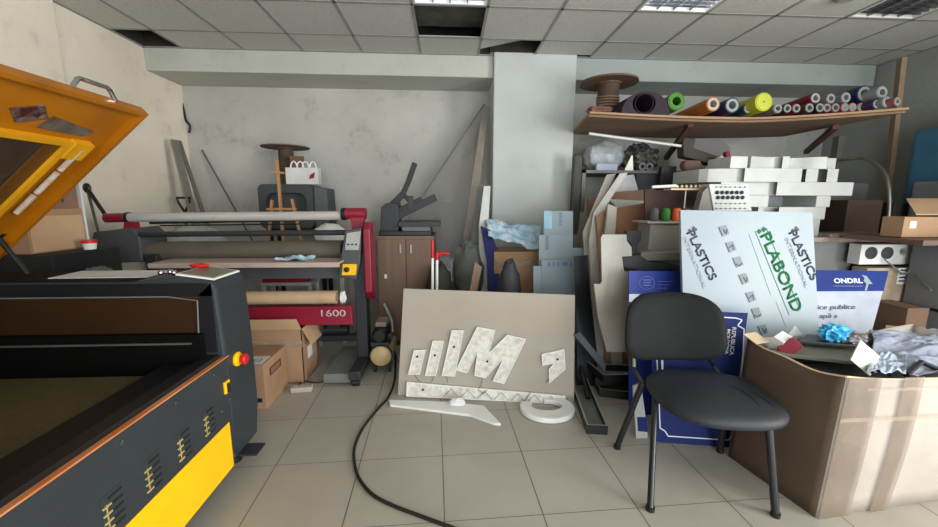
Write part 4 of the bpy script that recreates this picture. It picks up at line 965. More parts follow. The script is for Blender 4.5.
# lettering (slanted down to the right)
def words(nm, s, a, b, hpx, m, bold=.0004, ital=0, cap=None):
    A, B = pbp(*a), pbp(*b); u = (B-A); L = u.length; return text(nm, s, A, u, NP.cross(u), cap or hpx*.0062, m, pb_, bold=bold, width=L, italic=ital)
M_dink = mat('dark blue ink', (40, 46, 66), .5); M_gink = mat('grey ink', (120, 132, 146), .5)
words('plastics_lettering', 'PLASTICS', (686.5, 233), (710, 281), 8, M_dink, .0012, cap=.052); words('international_lettering', 'INTERNATIONAL', (682.5, 238), (703, 289), 4, M_gink, 0, cap=.024)
words('plastics_lettering', 'PLASTICS', (788.5, 233), (811, 281), 8, M_dink, .0012, cap=.052); words('international_lettering', 'INTERNATIONAL', (784.5, 239), (805, 288), 4, M_gink, 0, cap=.024)
words('plabond_lettering', 'PLABOND', (760, 236), (793, 313), 12, M_green, .0012, cap=.072)
g_ = MB()
for (a, b) in (((755, 231), (789, 315)), ((766, 228), (800, 310))): strip(g_, [a, b], .0025, pbp, NP)
g_.build('green_frame_lines', M_green, pb_)
d_ = MB()
for (x, y, s) in ((689.3, 230.3, .011), (693.5, 228.2, .014), (695.5, 229.5, .012), (792.5, 230.3, .011), (796, 228.3, .014), (797.5, 229.7, .012)):
    c = pbp(x, y); u = NP.cross(Vector((0, 0, 1))).normalized(); w = NP.cross(u); d_.prism([c+u*s, c+w*s, c-u*s, c-w*s], NP*.0008)
d_.build('logo_dots', M_dink, pb_)
d_ = MB()
for (x, y, s) in ((759, 231.5, .016), (763.5, 229.5, .018)):
    c = pbp(x, y); d_.prism([c+u*s, c+w*s, c-u*s, c-w*s], NP*.0008)
d_.build('logo_dots', M_green, pb_)
ln = MB()
strip(ln, [(749, 234), (771, 295)], .004, pbp, NP); strip(ln, [(776, 302), (786, 326)], .003, pbp, NP); ln.build('small_print_line', mat('pale grey print', (156, 170, 182), .5), pb_)
M_pic = mat('pictogram grey', (108, 122, 130), .5)
for q, (x, y) in enumerate(((724, 231), (731, 247), (738, 262), (744, 279), (751, 297), (756.5, 313), (763, 330))):
    ib = MB().prism([pbp(x-5.5, y-4, .001), pbp(x+2, y-6, .001), pbp(x+5.5, y+3, .001), pbp(x-1.5, y+5.5, .001)], NP*.0006).build('pictogram_field', M_pic, pb_)
    ic = MB(); strip(ic, [(x-5.5, y-4), (x-1.5, y+5.5)], .005, lambda a_, b_: pbp(a_, b_, .002), NP)
    g2 = [((x-1, y-2), (x+2, y+3), (x+3, y-2)), ((x-2, y+1), (x+1.5, y-2.5), (x+2.5, y+3)), ((x-2, y+2), (x+1, y+4), (x+4, y+1))][q % 3]
    strip(ic, list(g2), .008, lambda a_, b_: pbp(a_, b_, .002), NP)
    ic.build('pictogram_mark', M_dink, pb_)
ic = None
# ONDRL sign
pA, pB, pC = Vector((2.27, 2.45, .96)), Vector((3.05, 2.45, .945)), Vector((2.8, 2.2, .2))
P0o, NO = plane3(pA, pB, pC)
def on(x, y, d=.0015): return hit(x, y, P0o, NO)+NO*d
os_ = tag(MB().prism([on(806, 270, 0), on(888.5, 271, 0), on(868, 345, 0), on(862, 372, 0), on(800, 372, 0)], -NO*.008).build('notice_sign', mat('white sign', (160, 168, 182), .4)), 'white notice sign with a blue header band reading ONDRL, beside the wrapped panel', 'sign')
MB().prism([on(806, 270, .0005), on(888.5, 271, .0005), on(883.5, 291, .0005), on(806, 291.5, .0005)], NO*.001).build('blue_header', mat('header blue', (18, 44, 116), .6, spec=.2), os_)
def wo(nm, s, a, b, cap, m, bold=0, it=0):
    A, B = on(*a, .003), on(*b, .003); u = B-A; return text(nm, s, A, u, NO.cross(u) if NO.cross(u).z > 0 else -NO.cross(u), cap, m, os_, bold=bold, width=u.length, italic=it)
wo('header_lettering', 'ONDRL', (833.5, 283), (862, 283), .032, M_wtxt, .0018)
wo('notice_lettering', 'ice publice', (817, 309.5), (855, 309), .032, M_dink, .0, .2); wo('notice_lettering', 'apă a', (819, 318), (837, 317.7), .028, M_dink, .0, .2)
m_ = MB(); strip(m_, [(833, 286), (862, 286.3)], .003, lambda x, y: on(x, y, .003), NO)
m_.build('thin_line', M_gink, os_)
m_ = MB(); m_.prism([on(x, y, .003) for x, y in [(861, 275), (866, 276), (869, 280), (872, 284), (868, 284), (866, 291), (864, 290), (866, 284), (863, 281), (864, 278)]], NO*.001); m_.build('map_emblem', M_sky, os_)

# ------------------------------------------------------------------ big open carton in the right foreground
bc_ = thing('cardboard_carton', 'huge open cardboard carton full of scrap and bags in the right foreground', 'cardboard box', (2.1, 1.75, 0))
A0 = Vector((1.66, 1.44, 0)); B0 = Vector((1.575, 1.87, 0)); C0 = Vector((2.90, 1.56, 0)); D0 = Vector((2.80, 2.06, 0))
At = W(846, 377, Y=1.44); Bt = W(748, 338, Y=1.90); 
Ct = Vector((2.93, 1.54, .64)); Dt = Vector((2.85, 2.10, .68))
def side(p, q, pt, qt, bul, n=14, nz=8, wav=.012):
    nrm_ = (q-p).cross(Vector((0, 0, 1))).normalized()
    vs = []; fs = []
    for j in range(nz+1):
        for i in range(n+1):
            u, v = i/n, j/nz; b0 = p.lerp(q, u); t0_ = pt.lerp(qt, u); x = b0.lerp(t0_, v) + nrm_*bul*math.sin(PI*u)*math.sin(PI*min(1, v*1.0)*.8)
            if j == nz: x.z += wav*math.sin(7*u+p.x*3)*math.sin(PI*u) - .03*math.sin(PI*u)
            vs.append(x)
    for j in range(nz):
        for i in range(n): fs.append([j*(n+1)+i, j*(n+1)+i+1, (j+1)*(n+1)+i+1, (j+1)*(n+1)+i])
    return vs, fs, nrm_
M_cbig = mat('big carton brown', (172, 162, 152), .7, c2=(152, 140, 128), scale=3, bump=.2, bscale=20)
M_cshade = mat('shaded carton brown', (88, 70, 55), .85, c2=(76, 60, 47), scale=3, bump=.2, bscale=20)  # same cardboard darkened: the left wall's shade is put into the colour
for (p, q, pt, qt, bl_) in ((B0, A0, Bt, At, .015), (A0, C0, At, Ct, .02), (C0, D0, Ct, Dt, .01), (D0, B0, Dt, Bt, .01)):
    vs, fs, _ = side(p, q, pt, qt, bl_); MB().add(vs, fs).build('carton_wall', M_cshade if p is B0 else M_cbig, bc_, solid=.007, smooth=True)
MB().prism([A0+Vector((0, 0, .006)), C0+Vector((0, 0, .006)), D0+Vector((0, 0, .006)), B0+Vector((0, 0, .006))], (0, 0, .006)).build('carton_floor', M_cardd, bc_)
# broad strips of tape / lighter panels on right face
def face(u, v, off=.014):
    b0 = A0.lerp(C0, u); t0_ = At.lerp(Ct, u); x = b0.lerp(t0_, v) ; nn = (C0-A0).cross(Vector((0, 0, 1))).normalized()
    return x + nn*(.02*math.sin(PI*u)*math.sin(PI*v*.8)+off)
for (u0, u1, v0, v1, nm, mm) in ((.0, 1, .70, .73, 'tape', M_tape), (.08, 1, .91, .93, 'tape', M_tape), (.0, .13, .0, 1, 'glossy_band', mat('tape band', (128, 112, 94), .3, alpha=.6)), (.22, .30, .0, 1, 'glossy_band', MATS.get('tape band') or M_tape)):
    mb = MB(); mb.grid(lambda a, b: face(u0+(u1-u0)*a, v0+(v1-v0)*b - (.0 if u1 < 1 else 0)), 14, 8); mb.build(nm, mm, bc_)
rim_ = MB()
for (p, q, pt, qt, bl_) in ((B0, A0, Bt, At, .015), (A0, C0, At, Ct, .02)):
    vs, fs, _ = side(p, q, pt, qt, bl_); top = vs[-15:]; rim_.tube([v+Vector((0, 0, .001)) for v in top], .0048, 6)
rim_.build('torn_rim', M_edge, bc_)
# contents: a dark inner board, boxes, bags
tag(MB().prism([(1.68, 1.84, .02), (2.70, 1.99, .02), (2.70, 1.99, .60), (1.68, 1.84, .62)], (0, -.012, 0)).build('inner_board', M_graphd), 'dark grey board standing inside the huge carton at its back', 'board')
def cbox(nm, lab_, cat, c, s, R, m, ex=None):
    return tag(MB().obox(c, s, R).build(nm, m, bevel=.002), lab_, cat)
P_ = W(850, 350, Y=1.72)
tag(MB().box(1.72, 2.62, 1.60, 1.85, .02, .56).build('scrap_block', M_gmid, bevel=.02), 'grey foam block filling the middle of the huge carton', 'foam block')
sl = MB(); pz = [W(770, 352, Y=1.78), W(862, 362, Y=1.66), W(870, 345, Y=1.9), W(795, 336, Y=2.0)]
sl.prism(pz, (0, 0, -.02)); tag(sl.build('grey_tray', mat('olive grey tray', (112, 112, 100), .5), bevel=.003), 'large grey-green tray lying across the huge carton', 'tray')
sl = MB(); pz = [W(798, 344, Y=1.84), W(862, 349, Y=1.78), W(872, 341, Y=1.92), W(806, 337, Y=1.98)]
sl.prism(pz, (0, 0, .018)); tag(sl.build('black_bar', M_black, bevel=.003), 'flat black plastic bar on the grey-green tray', 'bar')
cbox('red_white_box', 'small red and white box at the left inside the huge carton', 'box', W(790, 347, Y=1.80), (.09, .06, .09), Rz(.6) @ Rx(.7) @ Ry(.3), M_maroon)
cbox('small_white_box', 'small white box with grey side at the left rim of the huge carton', 'box', W(779, 343, Y=1.84), (.08, .05, .10), Rz(.5) @ Rx(.4) @ Ry(-.3), M_label)
cbox('paper_piece', 'white paper triangle standing behind the small boxes in the huge carton', 'paper', W(796, 334, Y=1.98), (.09, .004, .06), Rz(.2) @ Ry(.7), M_label)
cbox('paper_piece', 'beige paper scrap at the left corner of the huge carton', 'paper', W(756, 338, Y=1.86), (.10, .08, .004), Rz(.3) @ Rx(.4), M_edge)
p = W(865, 358, Y=1.56); cbox('square_card', 'square white card standing on its corner in the huge carton', 'card', p, (.115, .006, .115), Rz(.1) @ Rx(-.35) @ Ry(.75), mat('cream card', (240, 236, 220), .6))
tag(MB().blob(W(834, 333, Y=1.86), (.075, .05, .045), 26, 16, .3, seed=31).build('blue_bag', mat('bright blue bag', (36, 150, 200), .35, c2=(90, 190, 225), scale=30), smooth=False), 'crumpled bright blue plastic bag on top of the scrap in the huge carton', 'plastic bag')
tag(MB().blob(W(852, 337, Y=1.84), (.07, .05, .035), 24, 14, .25, seed=33).build('dark_scrap', mat('dark scrap', (90, 78, 74), .6, c2=(150, 150, 160), scale=40), smooth=False), 'dark tangled scrap right of the bright blue bag', 'scrap')
M_bag = mat('clear lilac bag', (150, 158, 178), .22, c2=(186, 192, 206), scale=9, alpha=.92)
film('plastic_bag', 'large clear plastic bag spread over the right side of the huge carton', 'plastic bag', [W(868, 372, Y=1.55), W(965, 378, Y=1.55), W(960, 345, Y=1.95), W(872, 345, Y=1.92)], amp=.02, m=M_bag, seed=11, n=26)
film('plastic_bag', 'pale clear sleeve lying at the back right of the huge carton', 'plastic bag', [W(876, 347, Y=1.88), W(965, 350, Y=1.84), W(960, 335, Y=2.1), W(868, 334, Y=2.1)], amp=.018, m=M_bag, seed=13, n=22)
bl2 = MB()
bl2.tube([W(906, 375, Y=1.52), W(921, 362, Y=1.60), W(942, 371, Y=1.56)], .012, 8); tag(bl2.build('black_angle', M_black), 'black angled strip on the clear bag in the huge carton', 'strip')
bl2 = MB(); bl2.tube([W(872, 372, Y=1.50), W(886, 371, Y=1.52), W(891, 376, Y=1.50)], .008, 8); tag(bl2.build('black_clip', M_black), 'small black bent clip near the rim of the huge carton', 'clip')
film('plastic_bag', 'shiny crumpled plastic bits beside the square card in the huge carton', 'plastic bag', [W(866, 374, Y=1.49), W(905, 377, Y=1.49), W(905, 358, Y=1.7), W(872, 356, Y=1.72)], amp=.014, m=mat('shiny bits', (170, 182, 196), .25, c2=(120, 132, 148), scale=26, amt=.2), seed=17, n=24)

# ------------------------------------------------------------------ bench and machines at the right
YM = 3.0
zb = W(820, 236, Y=YM).z; xr = W(893, 250, Y=YM).x
bn = thing('work_bench', 'long grey bench with a dark worktop behind the signs', 'bench', (2.7, 3.3, 0))
zt_ = 1.13
MB().box(1.86, 3.95, YM-.02, YM+.75, zt_-.04, zt_).build('worktop', mat('worn brown top', (112, 92, 82), .5, c2=(160, 150, 142), scale=7, amt=.2), bn, bevel=.004)
MB().box(1.92, 3.42, YM+.02, YM+.72, .08, zt_-.04).build('cabinet_body', mat('bench grey', (112, 114, 112), .6), bn)
for x in (1.93, 3.85):
    for y in (YM+.05, YM+.68): MB().box(x-.03, x+.03, y-.03, y+.03, 0, zt_-.04).build('leg', M_gmid, bn)
# switch box with gauges
sx0, sx1 = W(862, 245, Y=YM-.12).x, W(916, 245, Y=YM-.12).x; sz1, sz0 = W(880, 244.5, Y=YM-.12).z, W(880, 264.5, Y=YM-.12).z
gb = thing('gauge_box', 'white switch box with two dark round fans under the bench edge', 'switch box', ((sx0+sx1)/2, YM-.07, sz0))
MB().box(sx0, sx1, YM-.12, YM-.022, sz0, sz1).build('housing', M_label, gb, bevel=.004)
for a in (871, 887): MB().lathe([(.05, 0), (.05, .006), (.02, .008)], W(a, 253, Y=YM-.121), (0, -1, 0), 24).build('fan', M_graphd, gb, smooth=True)
MB().lathe([(.03, 0), (.03, .006)], W(903, 251.5, Y=YM-.121), (0, -1, 0), 20).build('socket', M_grey, gb)
MB().lathe([(.016, 0), (.016, .008)], W(902, 251.5, Y=YM-.127), (0, -1, 0), 16).build('socket_core', M_gmid, gb)
tb0, tb1 = W(884, 268, Y=YM-.15), W(908, 300, Y=YM-.15)
e, tr = carton('cardboard_carton', 'taped carton with a barcode label hanging behind the white notice sign', W(868, 266, Y=YM-.15).x, tb1.x, YM-.15, YM-.03, 0, tb0.z+.0, m=mat('tape covered carton', (160, 140, 116), .3, c2=(190, 176, 156), scale=9), tape=False)
q0, q1 = W(899, 268, Y=YM-.152), W(909, 284, Y=YM-.152); tr(MB().box(q0.x, q1.x-.03, YM-.153, YM-.1505, q1.z, q0.z)).build('barcode_label', M_label, e)
k = MB()
for i in range(4): zz_ = q1.z+.02+.03*i; k.box(q0.x+.015, q1.x-.045, YM-.155, YM-.1531, zz_, zz_+.012)
tr(k).build('barcode_lines', M_ink, e)
# brown carton below with flap
e, tr = carton('cardboard_carton', 'dark brown open carton between the notice sign and the dark machine', W(886, 300, Y=2.7).x, W(903, 300, Y=2.7).x+.03, 2.55, 2.8, 0, W(890, 303, Y=2.7).z, m=M_cardd, tape=False)
tag(MB().prism([W(885, 338, Y=2.3), W(938, 342, Y=2.15), W(918, 328, Y=2.6), W(886, 325, Y=2.6)], (0, 0, -.01)).build('cardboard_flap', M_cardl), 'loose light cardboard sheet behind the huge carton', 'cardboard sheet')
# dark machine on the far right
c0z = W(901, 238, Y=2.6).z
dk = thing('grey_machine', 'dark grey machine body at the right edge behind the huge carton', 'machine', (4.1, 2.6, 0))
MB().prism([(3.70, 2.42, 0), (3.70, 2.42, .60), (3.70, 2.46, .64), (3.70, 2.60, c0z-.036), (3.70, 2.83, c0z-.036), (3.70, 2.83, 0)], (.88, 0, 0)).build('body', mat('machine grey', (118, 120, 124), .5), dk, bevel=.01)
MB().box(3.69, 4.56, 2.415, 2.84, .60, .62).build('seam', M_black, dk)
cbl_ = MB(); cbl_.tube(spline([W(884, 259, Y=2.86), W(895, 268, Y=2.82), W(903, 274, Y=2.82), W(912, 272, Y=2.8), W(922, 284, Y=2.7), W(931, 290, Y=2.6), W(918, 276, Y=2.75), W(915, 262, Y=2.86)]), .006, 6)
tag(cbl_.build('loose_cable', M_gmid, smooth=True), 'grey loose cable looping from the switch box to the dark machine', 'cable')
# things on the bench, right part
sheet('tilted_board', 'dark grey panel standing tilted behind the white letter stack', 'panel', [(826, 181), (869, 184), (864, 236), (820, 236)], 3.79, 3.9, .02, mat('slate panel', (112, 112, 114), .6), drop=True)
b0, b1 = W(843, 236, Y=3.3), W(884, 200, Y=3.3)
tag(MB().box(b0.x, b1.x, 3.3, 3.6, zt_, b1.z).build('dark_brown_box', mat('dark brown', (70, 50, 40), .7), bevel=.008), 'dark brown box standing on the bench right of the white letters', 'box')
pr = MB(); q0 = W(828, 233, Y=3.02); q1 = W(882, 237, Y=3.02)
pr.box(q0.x, q1.x, 3.0, 3.2, zt_+.001, zt_+.03); tag(pr.build('metal_tray', mat('scratched metal', (150, 140, 130), .35, .4, c2=(90, 80, 74), scale=20)), 'flat scratched metal tray on the bench edge', 'tray')
# carton top right, open lid
y_ = 2.55; c0_, c1_ = W(901, 238, Y=2.6), W(941, 215, Y=2.6)
tbl = MB(); tbl.box(c0_.x-.06, 4.7, 2.42, 2.96, c0_.z-.035, c0_.z)
tag(tbl.build('side_shelf', mat('brown shelf', (104, 80, 70), .6)), 'brown board shelf carrying the open carton at the right edge', 'shelf')
e, tr = carton('cardboard_carton', 'small open carton with raised lid and white label at the right edge', c0_.x, c0_.x+.42, 2.6, 2.74, c0_.z, W(905, 217, Y=2.6).z, m=M_brown, tape=False, flaps=True)
l0 = W(910, 222, Y=2.6); tr(MB().box(l0.x, l0.x+.05, 2.597, 2.5995, l0.z-.045, l0.z+.005)).build('white_label', M_label, e)
MB().prism([W(916, 215, Y=2.6), W(960, 215, Y=2.6), W(955, 199, Y=2.95), W(906, 199, Y=2.95)], (0, 0, .005)).build('lid_flap', M_cardl, e)
# black cabinet behind
tag(MB().box(4.14, 4.45, 3.36, 3.74, 0, 1.42).build('black_cabinet', mat('brownish black', (44, 38, 34), .8), bevel=.01), 'tall brownish black cabinet behind the curved pipe', 'cabinet')
# curved pipe
pp_ = [W(836, 161, Y=4.1), W(848, 159, Y=4.0), W(862, 158.5, Y=3.9), W(874, 163, Y=3.7), W(883, 171, Y=3.55), W(888, 183, Y=3.45), W(889.5, 200, Y=3.4), W(888, 222, Y=3.38), W(887, 238, Y=3.36)]
pp_[-1].z = zt_
tag(MB().tube(spline(pp_), .016, 12).build('curved_pipe', mat('dull steel pipe', (150, 148, 140), .35, .7), smooth=True), 'curved metal lamp pipe arching over the bench', 'pipe')
tag(MB().box(W(837, 160, Y=4.15).x-.035, W(837, 160, Y=4.15).x+.035, 4.13, 4.2, 0, 2.14).build('upright_post', mat('grey post', (98, 98, 90), .6)), 'upright grey post holding the right end of the roll shelf', 'post')
# right wall: leaning timber, blue screen, maroon box
lean_bar('timber_plank', 'tall pale timber plank leaning against the right wall up to the ceiling', 'plank', (4.76, 3.86, .03), (4.63, 3.92, 2.87), .085, .04, mat('raw timber', (164, 140, 112), .75))
bx0 = W(911, 130, X=4.6)
sc1 = MB(); sc1.box(4.5, 4.8, 3.0, 3.62, 0, 2.115); tag(sc1.build('blue_locker', mat('teal blue', (62, 112, 142), .6), bevel=.06, seg=4), 'tall teal blue locker against the right wall', 'locker')
mz = 2.117
tag(MB().box(4.52, 4.78, 3.02, 3.38, mz, mz+.10).build('maroon_case', mat('maroon case', (86, 24, 40), .5), bevel=.02), 'maroon case lying on top of the teal blue locker', 'case')
tag(MB().box(4.2, 4.45, 3.0, 3.3, 0, 1.60).build('grey_cabinet', M_gmid, bevel=.02), 'narrow grey cabinet before the teal blue locker', 'cabinet')

# ------------------------------------------------------------------ stack of white sign letters on the bench
def lay_(label, segs, z0, z1, Y, back=.5):
    """plan outline made of px runs: (px0, px1, dy) – front faces at depth Y+dy"""
    P = []
    pz = (z0+z1)/2
    for (a, b, dy) in segs:
        yy = Y+dy
        x0 = W(a, 195, Y=yy).x; x1 = W(b, 195, Y=yy).x
        n = 1
        P += [(x0, yy), (x1, yy)]
    x0, x1 = P[0][0], P[-1][0]
    P2 = P+[(x1+.05, Y+back), (x0, Y+back)]
    o = MB().prism([(x, y, z0) for x, y in P2], (0, 0, z1-z0)).build('white_letter_box', M_acryl, bevel=.0015)
    return tag(o, label, 'sign letter', 'white acrylic letter boxes stacked on the bench')
YS = 3.08
def zpx(py): return W(800, py, Y=YS).z
zs = [zpx(p) for p in (232.5, 219.5, 207, 195.5, 182, 168.5, 156.5)]
k0 = zt_-zs[0]
zs[0] = zt_+.002
g0 = .0006
lay_('lowest white acrylic letter box in the bench stack', [(700, 790, .1), (790, 824, .02)], zs[0], zs[1]-g0, YS)
lay_('second lowest white acrylic letter box in the bench stack', [(760, 781, .12), (781, 828, .02)], zs[1], zs[2]-g0, YS)
# fourth: two separate pieces with an opening between
def layp(label, pts, z0, z1, back=.5):
    P = [(W(a, 195, Y=YS+dy).x, YS+dy) for a, dy in pts]
    P2 = P+[(P[-1][0]+.05, YS+back), (P[0][0], YS+back)]
    o = MB().prism([(x, y, z0) for x, y in P2], (0, 0, z1-z0)).build('white_letter_box', M_acryl, smooth=True, ang=25)
    return tag(o, label, 'sign letter', 'white acrylic letter boxes stacked on the bench')
def two(label, segs, z0, z1):
    m = MB()
    for (a, b, dy) in segs: m.box(W(a, 200, Y=YS+dy).x, W(b, 200, Y=YS+dy).x, YS+dy, YS+.5, z0, z1)
    m.box(W(segs[0][0], 200, Y=YS).x, W(segs[-1][1], 200, Y=YS).x, YS+.34, YS+.5, z0, z1)
    return tag(m.build('white_letter_box', M_acryl, bevel=.0015), label, 'sign letter', 'white acrylic letter boxes stacked on the bench')
two('white acrylic letter box with a dark recess, third from the bottom of the stack', [(735, 768.5, .02), (816.5, 830.5, .01)], zs[2], zs[3]-g0)
lay_('widest white acrylic letter box, sticking out to the right in the bench stack', [(720, 776, .05), (776, 852, .0)], zs[3], zs[4]-g0, YS)
layp('white acrylic letter box with grey recesses, second from the top of the bench stack', [(690, .22), (697, .14), (706, .09), (718, .06), (742, .04), (742.2, .0), (799, .0), (799.2, .12), (803, .12), (803.2, .03), (815, .03), (815.2, .14), (824, .14), (824.2, .02), (835, .02)], zs[4], zs[5]-g0)
layp('topmost curved white acrylic letter box of the bench stack', [(747, .0), (753, .03), (760, .045), (768, .05), (778, .045), (778.2, .0), (785, .0), (785.2, .11), (790, .10), (798, .07), (806, .035), (814, .01), (822, .0), (822.2, .08), (831, .09)], zs[5], zs[6]-g0)
lay_('small white acrylic block on the left of the top letter box', [(727, 744, .02)], zs[5], zs[6]-g0, YS, back=.3)
# ------------------------------------------------------------------ embroidery machine
em = thing('embroidery_machine', 'grey multi-needle embroidery machine behind the wrapped panel', 'embroidery machine', (1.9, 2.75, 0))
M_em = mat('machine putty', (150, 146, 138), .5)
YEm = 2.70
MB().box(1.60, 2.40, YEm+.04, YEm+.24, .0, .86).build('stand', M_gmid, em)
x0, x1 = W(653, 240, Y=YEm).x, W(725, 240, Y=YEm).x
zc = W(665, 222, Y=YEm).z
MB().box(x0, x1, YEm+.05, YEm+.24, .86, zc-.01).build('head', M_em, em, bevel=.01)
MB().box(W(637, 255, Y=YEm).x, x1, YEm-.06, YEm+.04, W(640, 261, Y=YEm-.06).z, W(640, 252, Y=YEm-.06).z).build('arm', mat('arm grey', (128, 126, 118), .5), em, bevel=.008)
MB().prism(wp([(622, 257), (640, 255), (650, 262), (680, 266), (680, 271), (650, 272), (624, 268)], YEm-.1), (0, .12, 0)).build('needle_bed', M_graphd, em, bevel=.005)
MB().prism(wp([(627, 231), (642, 231), (641, 240), (637, 245), (637, 258), (633, 258), (632, 245), (627, 240)], YEm-.02), (0, .05, 0)).build('control_knob', M_graphd, em, bevel=.004)
# thread shelf + posts + tension case
zsb = zc-.01
MB().box(W(648, 222, Y=YEm).x, W(735, 222, Y=YEm).x, YEm, YEm+.24, zsb, zsb+.012).build('thread_shelf', M_grey, em)
zr0, zr1 = W(690, 190, Y=YEm+.1).z, W(690, 186, Y=YEm+.1).z
MB().box(W(671, 190, Y=YEm+.1).x, W(708, 190, Y=YEm+.1).x, YEm+.1, YEm+.2, zr0, zr0+.012).build('thread_guide_rail', M_edge, em)
MB().tube([W(652, 187, Y=YEm+.1), W(676, 185.8, Y=YEm+.1)], .011, 8).build('guide_bar', M_label, em)
gg = MB()
for q in range(7): gg.lathe([(.008, 0), (.012, .012), (.004, .022)], W(677+4.6*q, 187.8, Y=YEm+.12), n=10)
gg.build('thread_eyes', M_edge, em)
for a in (685, 699): MB().cyl(Vector((W(a, 200, Y=YEm+.14).x, YEm+.14, zsb)), Vector((W(a, 200, Y=YEm+.14).x, YEm+.14, zr0)), .005, 8).build('guide_post', M_label, em)
t0, t1 = W(709, 212, Y=YEm), W(751, 184, Y=YEm)
MB().prism(wp([(709, 184), (748, 184), (752, 211), (714, 211)], YEm-.01), (0, .08, 0)).build('tension_case', mat('case light', (190, 192, 188), .5), em, bevel=.004)
MB().prism(wp([(703, 192), (709, 186), (714, 211), (698, 211)], YEm), (0, .06, 0)).build('case_side', mat('case side', (120, 116, 110), .6), em)
for r_, (py, m_k) in enumerate(((192.5, M_graphd), (197.5, M_graphd))):
    for q in range(6):
        MB().lathe([(.012, 0), (.014, .006), (.006, .012), (.005, .018)], W(717+4.9*q+r_*.8, py, Y=YEm-.011), (0, -1, 0), 12).build('tension_dial', M_graphd if 1 else m_k, em, smooth=True)
for py in (187, 203.5, 208.5):
    dd = MB(); pa1, pb1 = W(715, py, Y=YEm-.011), W(747, py, Y=YEm-.011); dd.box(pa1.x, pb1.x, YEm-.0125, YEm-.0105, pa1.z-.0015, pa1.z+.0015)
    for q in range(7): dd.lathe([(.006, 0), (.006, .004)], W(716+4.8*q, py, Y=YEm-.011), (0, -1, 0), 8)
    dd.build('stud_row', M_gmid, em)
for (a, cc_, lb, hh2) in ((654, (84, 84, 82), 'dark grey thread cone, leftmost on the embroidery machine shelf', 13), (665.5, (46, 120, 44), 'green thread cone on the embroidery machine shelf', 14), (676.5, (236, 96, 44), 'orange thread cone on the embroidery machine shelf', 14), (686, (92, 86, 82), 'brownish grey thread cone behind the edge of the wrapped panel', 8), (701, (60, 62, 72), 'dark blue-grey thread cone, rightmost of the thread cones', 8)):
    x = W(a, 218, Y=YEm+.1).x; H2 = .098
    e = thing('thread_cone', lb, 'thread cone', (x, YEm+.1, zsb+.012), 'thread cones on the embroidery machine')
    MB().lathe([(.028, 0), (.031, .006), (.030, H2*.75), (.022, H2*.95), (.01, H2)], (x, YEm+.1, zsb+.012), n=20).build('thread', mat('thread %d' % a, cc_, .7, bump=.2, bscale=300), e, smooth=True)
# ------------------------------------------------------------------ rack with clutter right of the column
YR = 4.05
rk = thing('storage_rack', 'grey storage rack against the back wall under the roll shelf', 'rack', (2.1, 4.3, 0))
xk0, xk1 = 1.42, 3.15; zsh = W(650, 170.5, Y=YR).z; zs2 = 1.28
for z in (zsh, zs2, .3): MB().box(xk0, xk1, YR, YR+.65, z-.03, z).build('shelf_board', mat('rack shelf', (120, 120, 116), .6), rk)
for x in (xk0+.02, xk1-.02):
    for y in (YR+.02, YR+.63): MB().box(x-.02, x+.02, y-.02, y+.02, 0, zsh).build('upright', M_gmid, rk)
def Z1(o_z=0): return zsh
x = W(603, 150, Y=4.3).x
tag(MB().blob((x+.02, 4.32, zsh+.17), (.23, .16, .17), 28, 18, .08, seed=41, flat=.99).build('clear_bag', mat('frosted bag', (168, 176, 180), .3, c2=(206, 212, 214), scale=12, amt=.2), smooth=True), 'frosted clear bag full of parts on the top rack shelf next to the column', 'bag')
x = W(640, 150, Y=4.3).x
tag(MB().blob((x+.02, 4.35, zsh+.15), (.2, .18, .15), 30, 20, .22, seed=43, flat=.99).build('cable_tangle', mat('tangle', (52, 50, 46), .6, c2=(130, 128, 120), scale=26, amt=.2), smooth=False), 'tangled dark cables and parts on the top rack shelf', 'cables')
for q, a in enumerate((642, 649)):
    p = W(a, 163, Y=4.12); tag(MB().hollow((p.x, 4.10, zsh+.045), (p.x, 4.16, zsh+.045), .043, .02, 24).build('ring_part', M_gmid, smooth=True), ('left' if q == 0 else 'right')+' of two dark rings standing before the cable tangle', 'ring', 'rings on the rack')
x0_, x1_ = W(596, 166, Y=4.1).x, W(617, 166, Y=4.1).x
tag(MB().box(x0_, x1_, 4.08, 4.14, zsh, zsh+.07).build('pale_box', mat('pale blue box', (176, 186, 206), .5), bevel=.004), 'small pale blue box before the frosted bag on the top rack shelf', 'box')
p = W(631, 160, Y=4.1); tag(MB().prism([(p.x-.07, 4.09, zsh), (p.x+.03, 4.09, zsh), (p.x+.01, 4.09, zsh+.16), (p.x, 4.09, zsh+.16)], (0, .02, 0)).build('shiny_funnel', M_alu), 'shiny metal funnel before the cable tangle on the top rack shelf', 'funnel')
# long white tube hanging below the roll shelf
a, b = W(589, 133.5, Y=3.9), W(681, 146, Y=3.85)
tag(MB().cyl(a, b, .014, 12).build('white_tube', M_white, smooth=True), 'thin white tube slung under the left part of the roll shelf', 'tube')
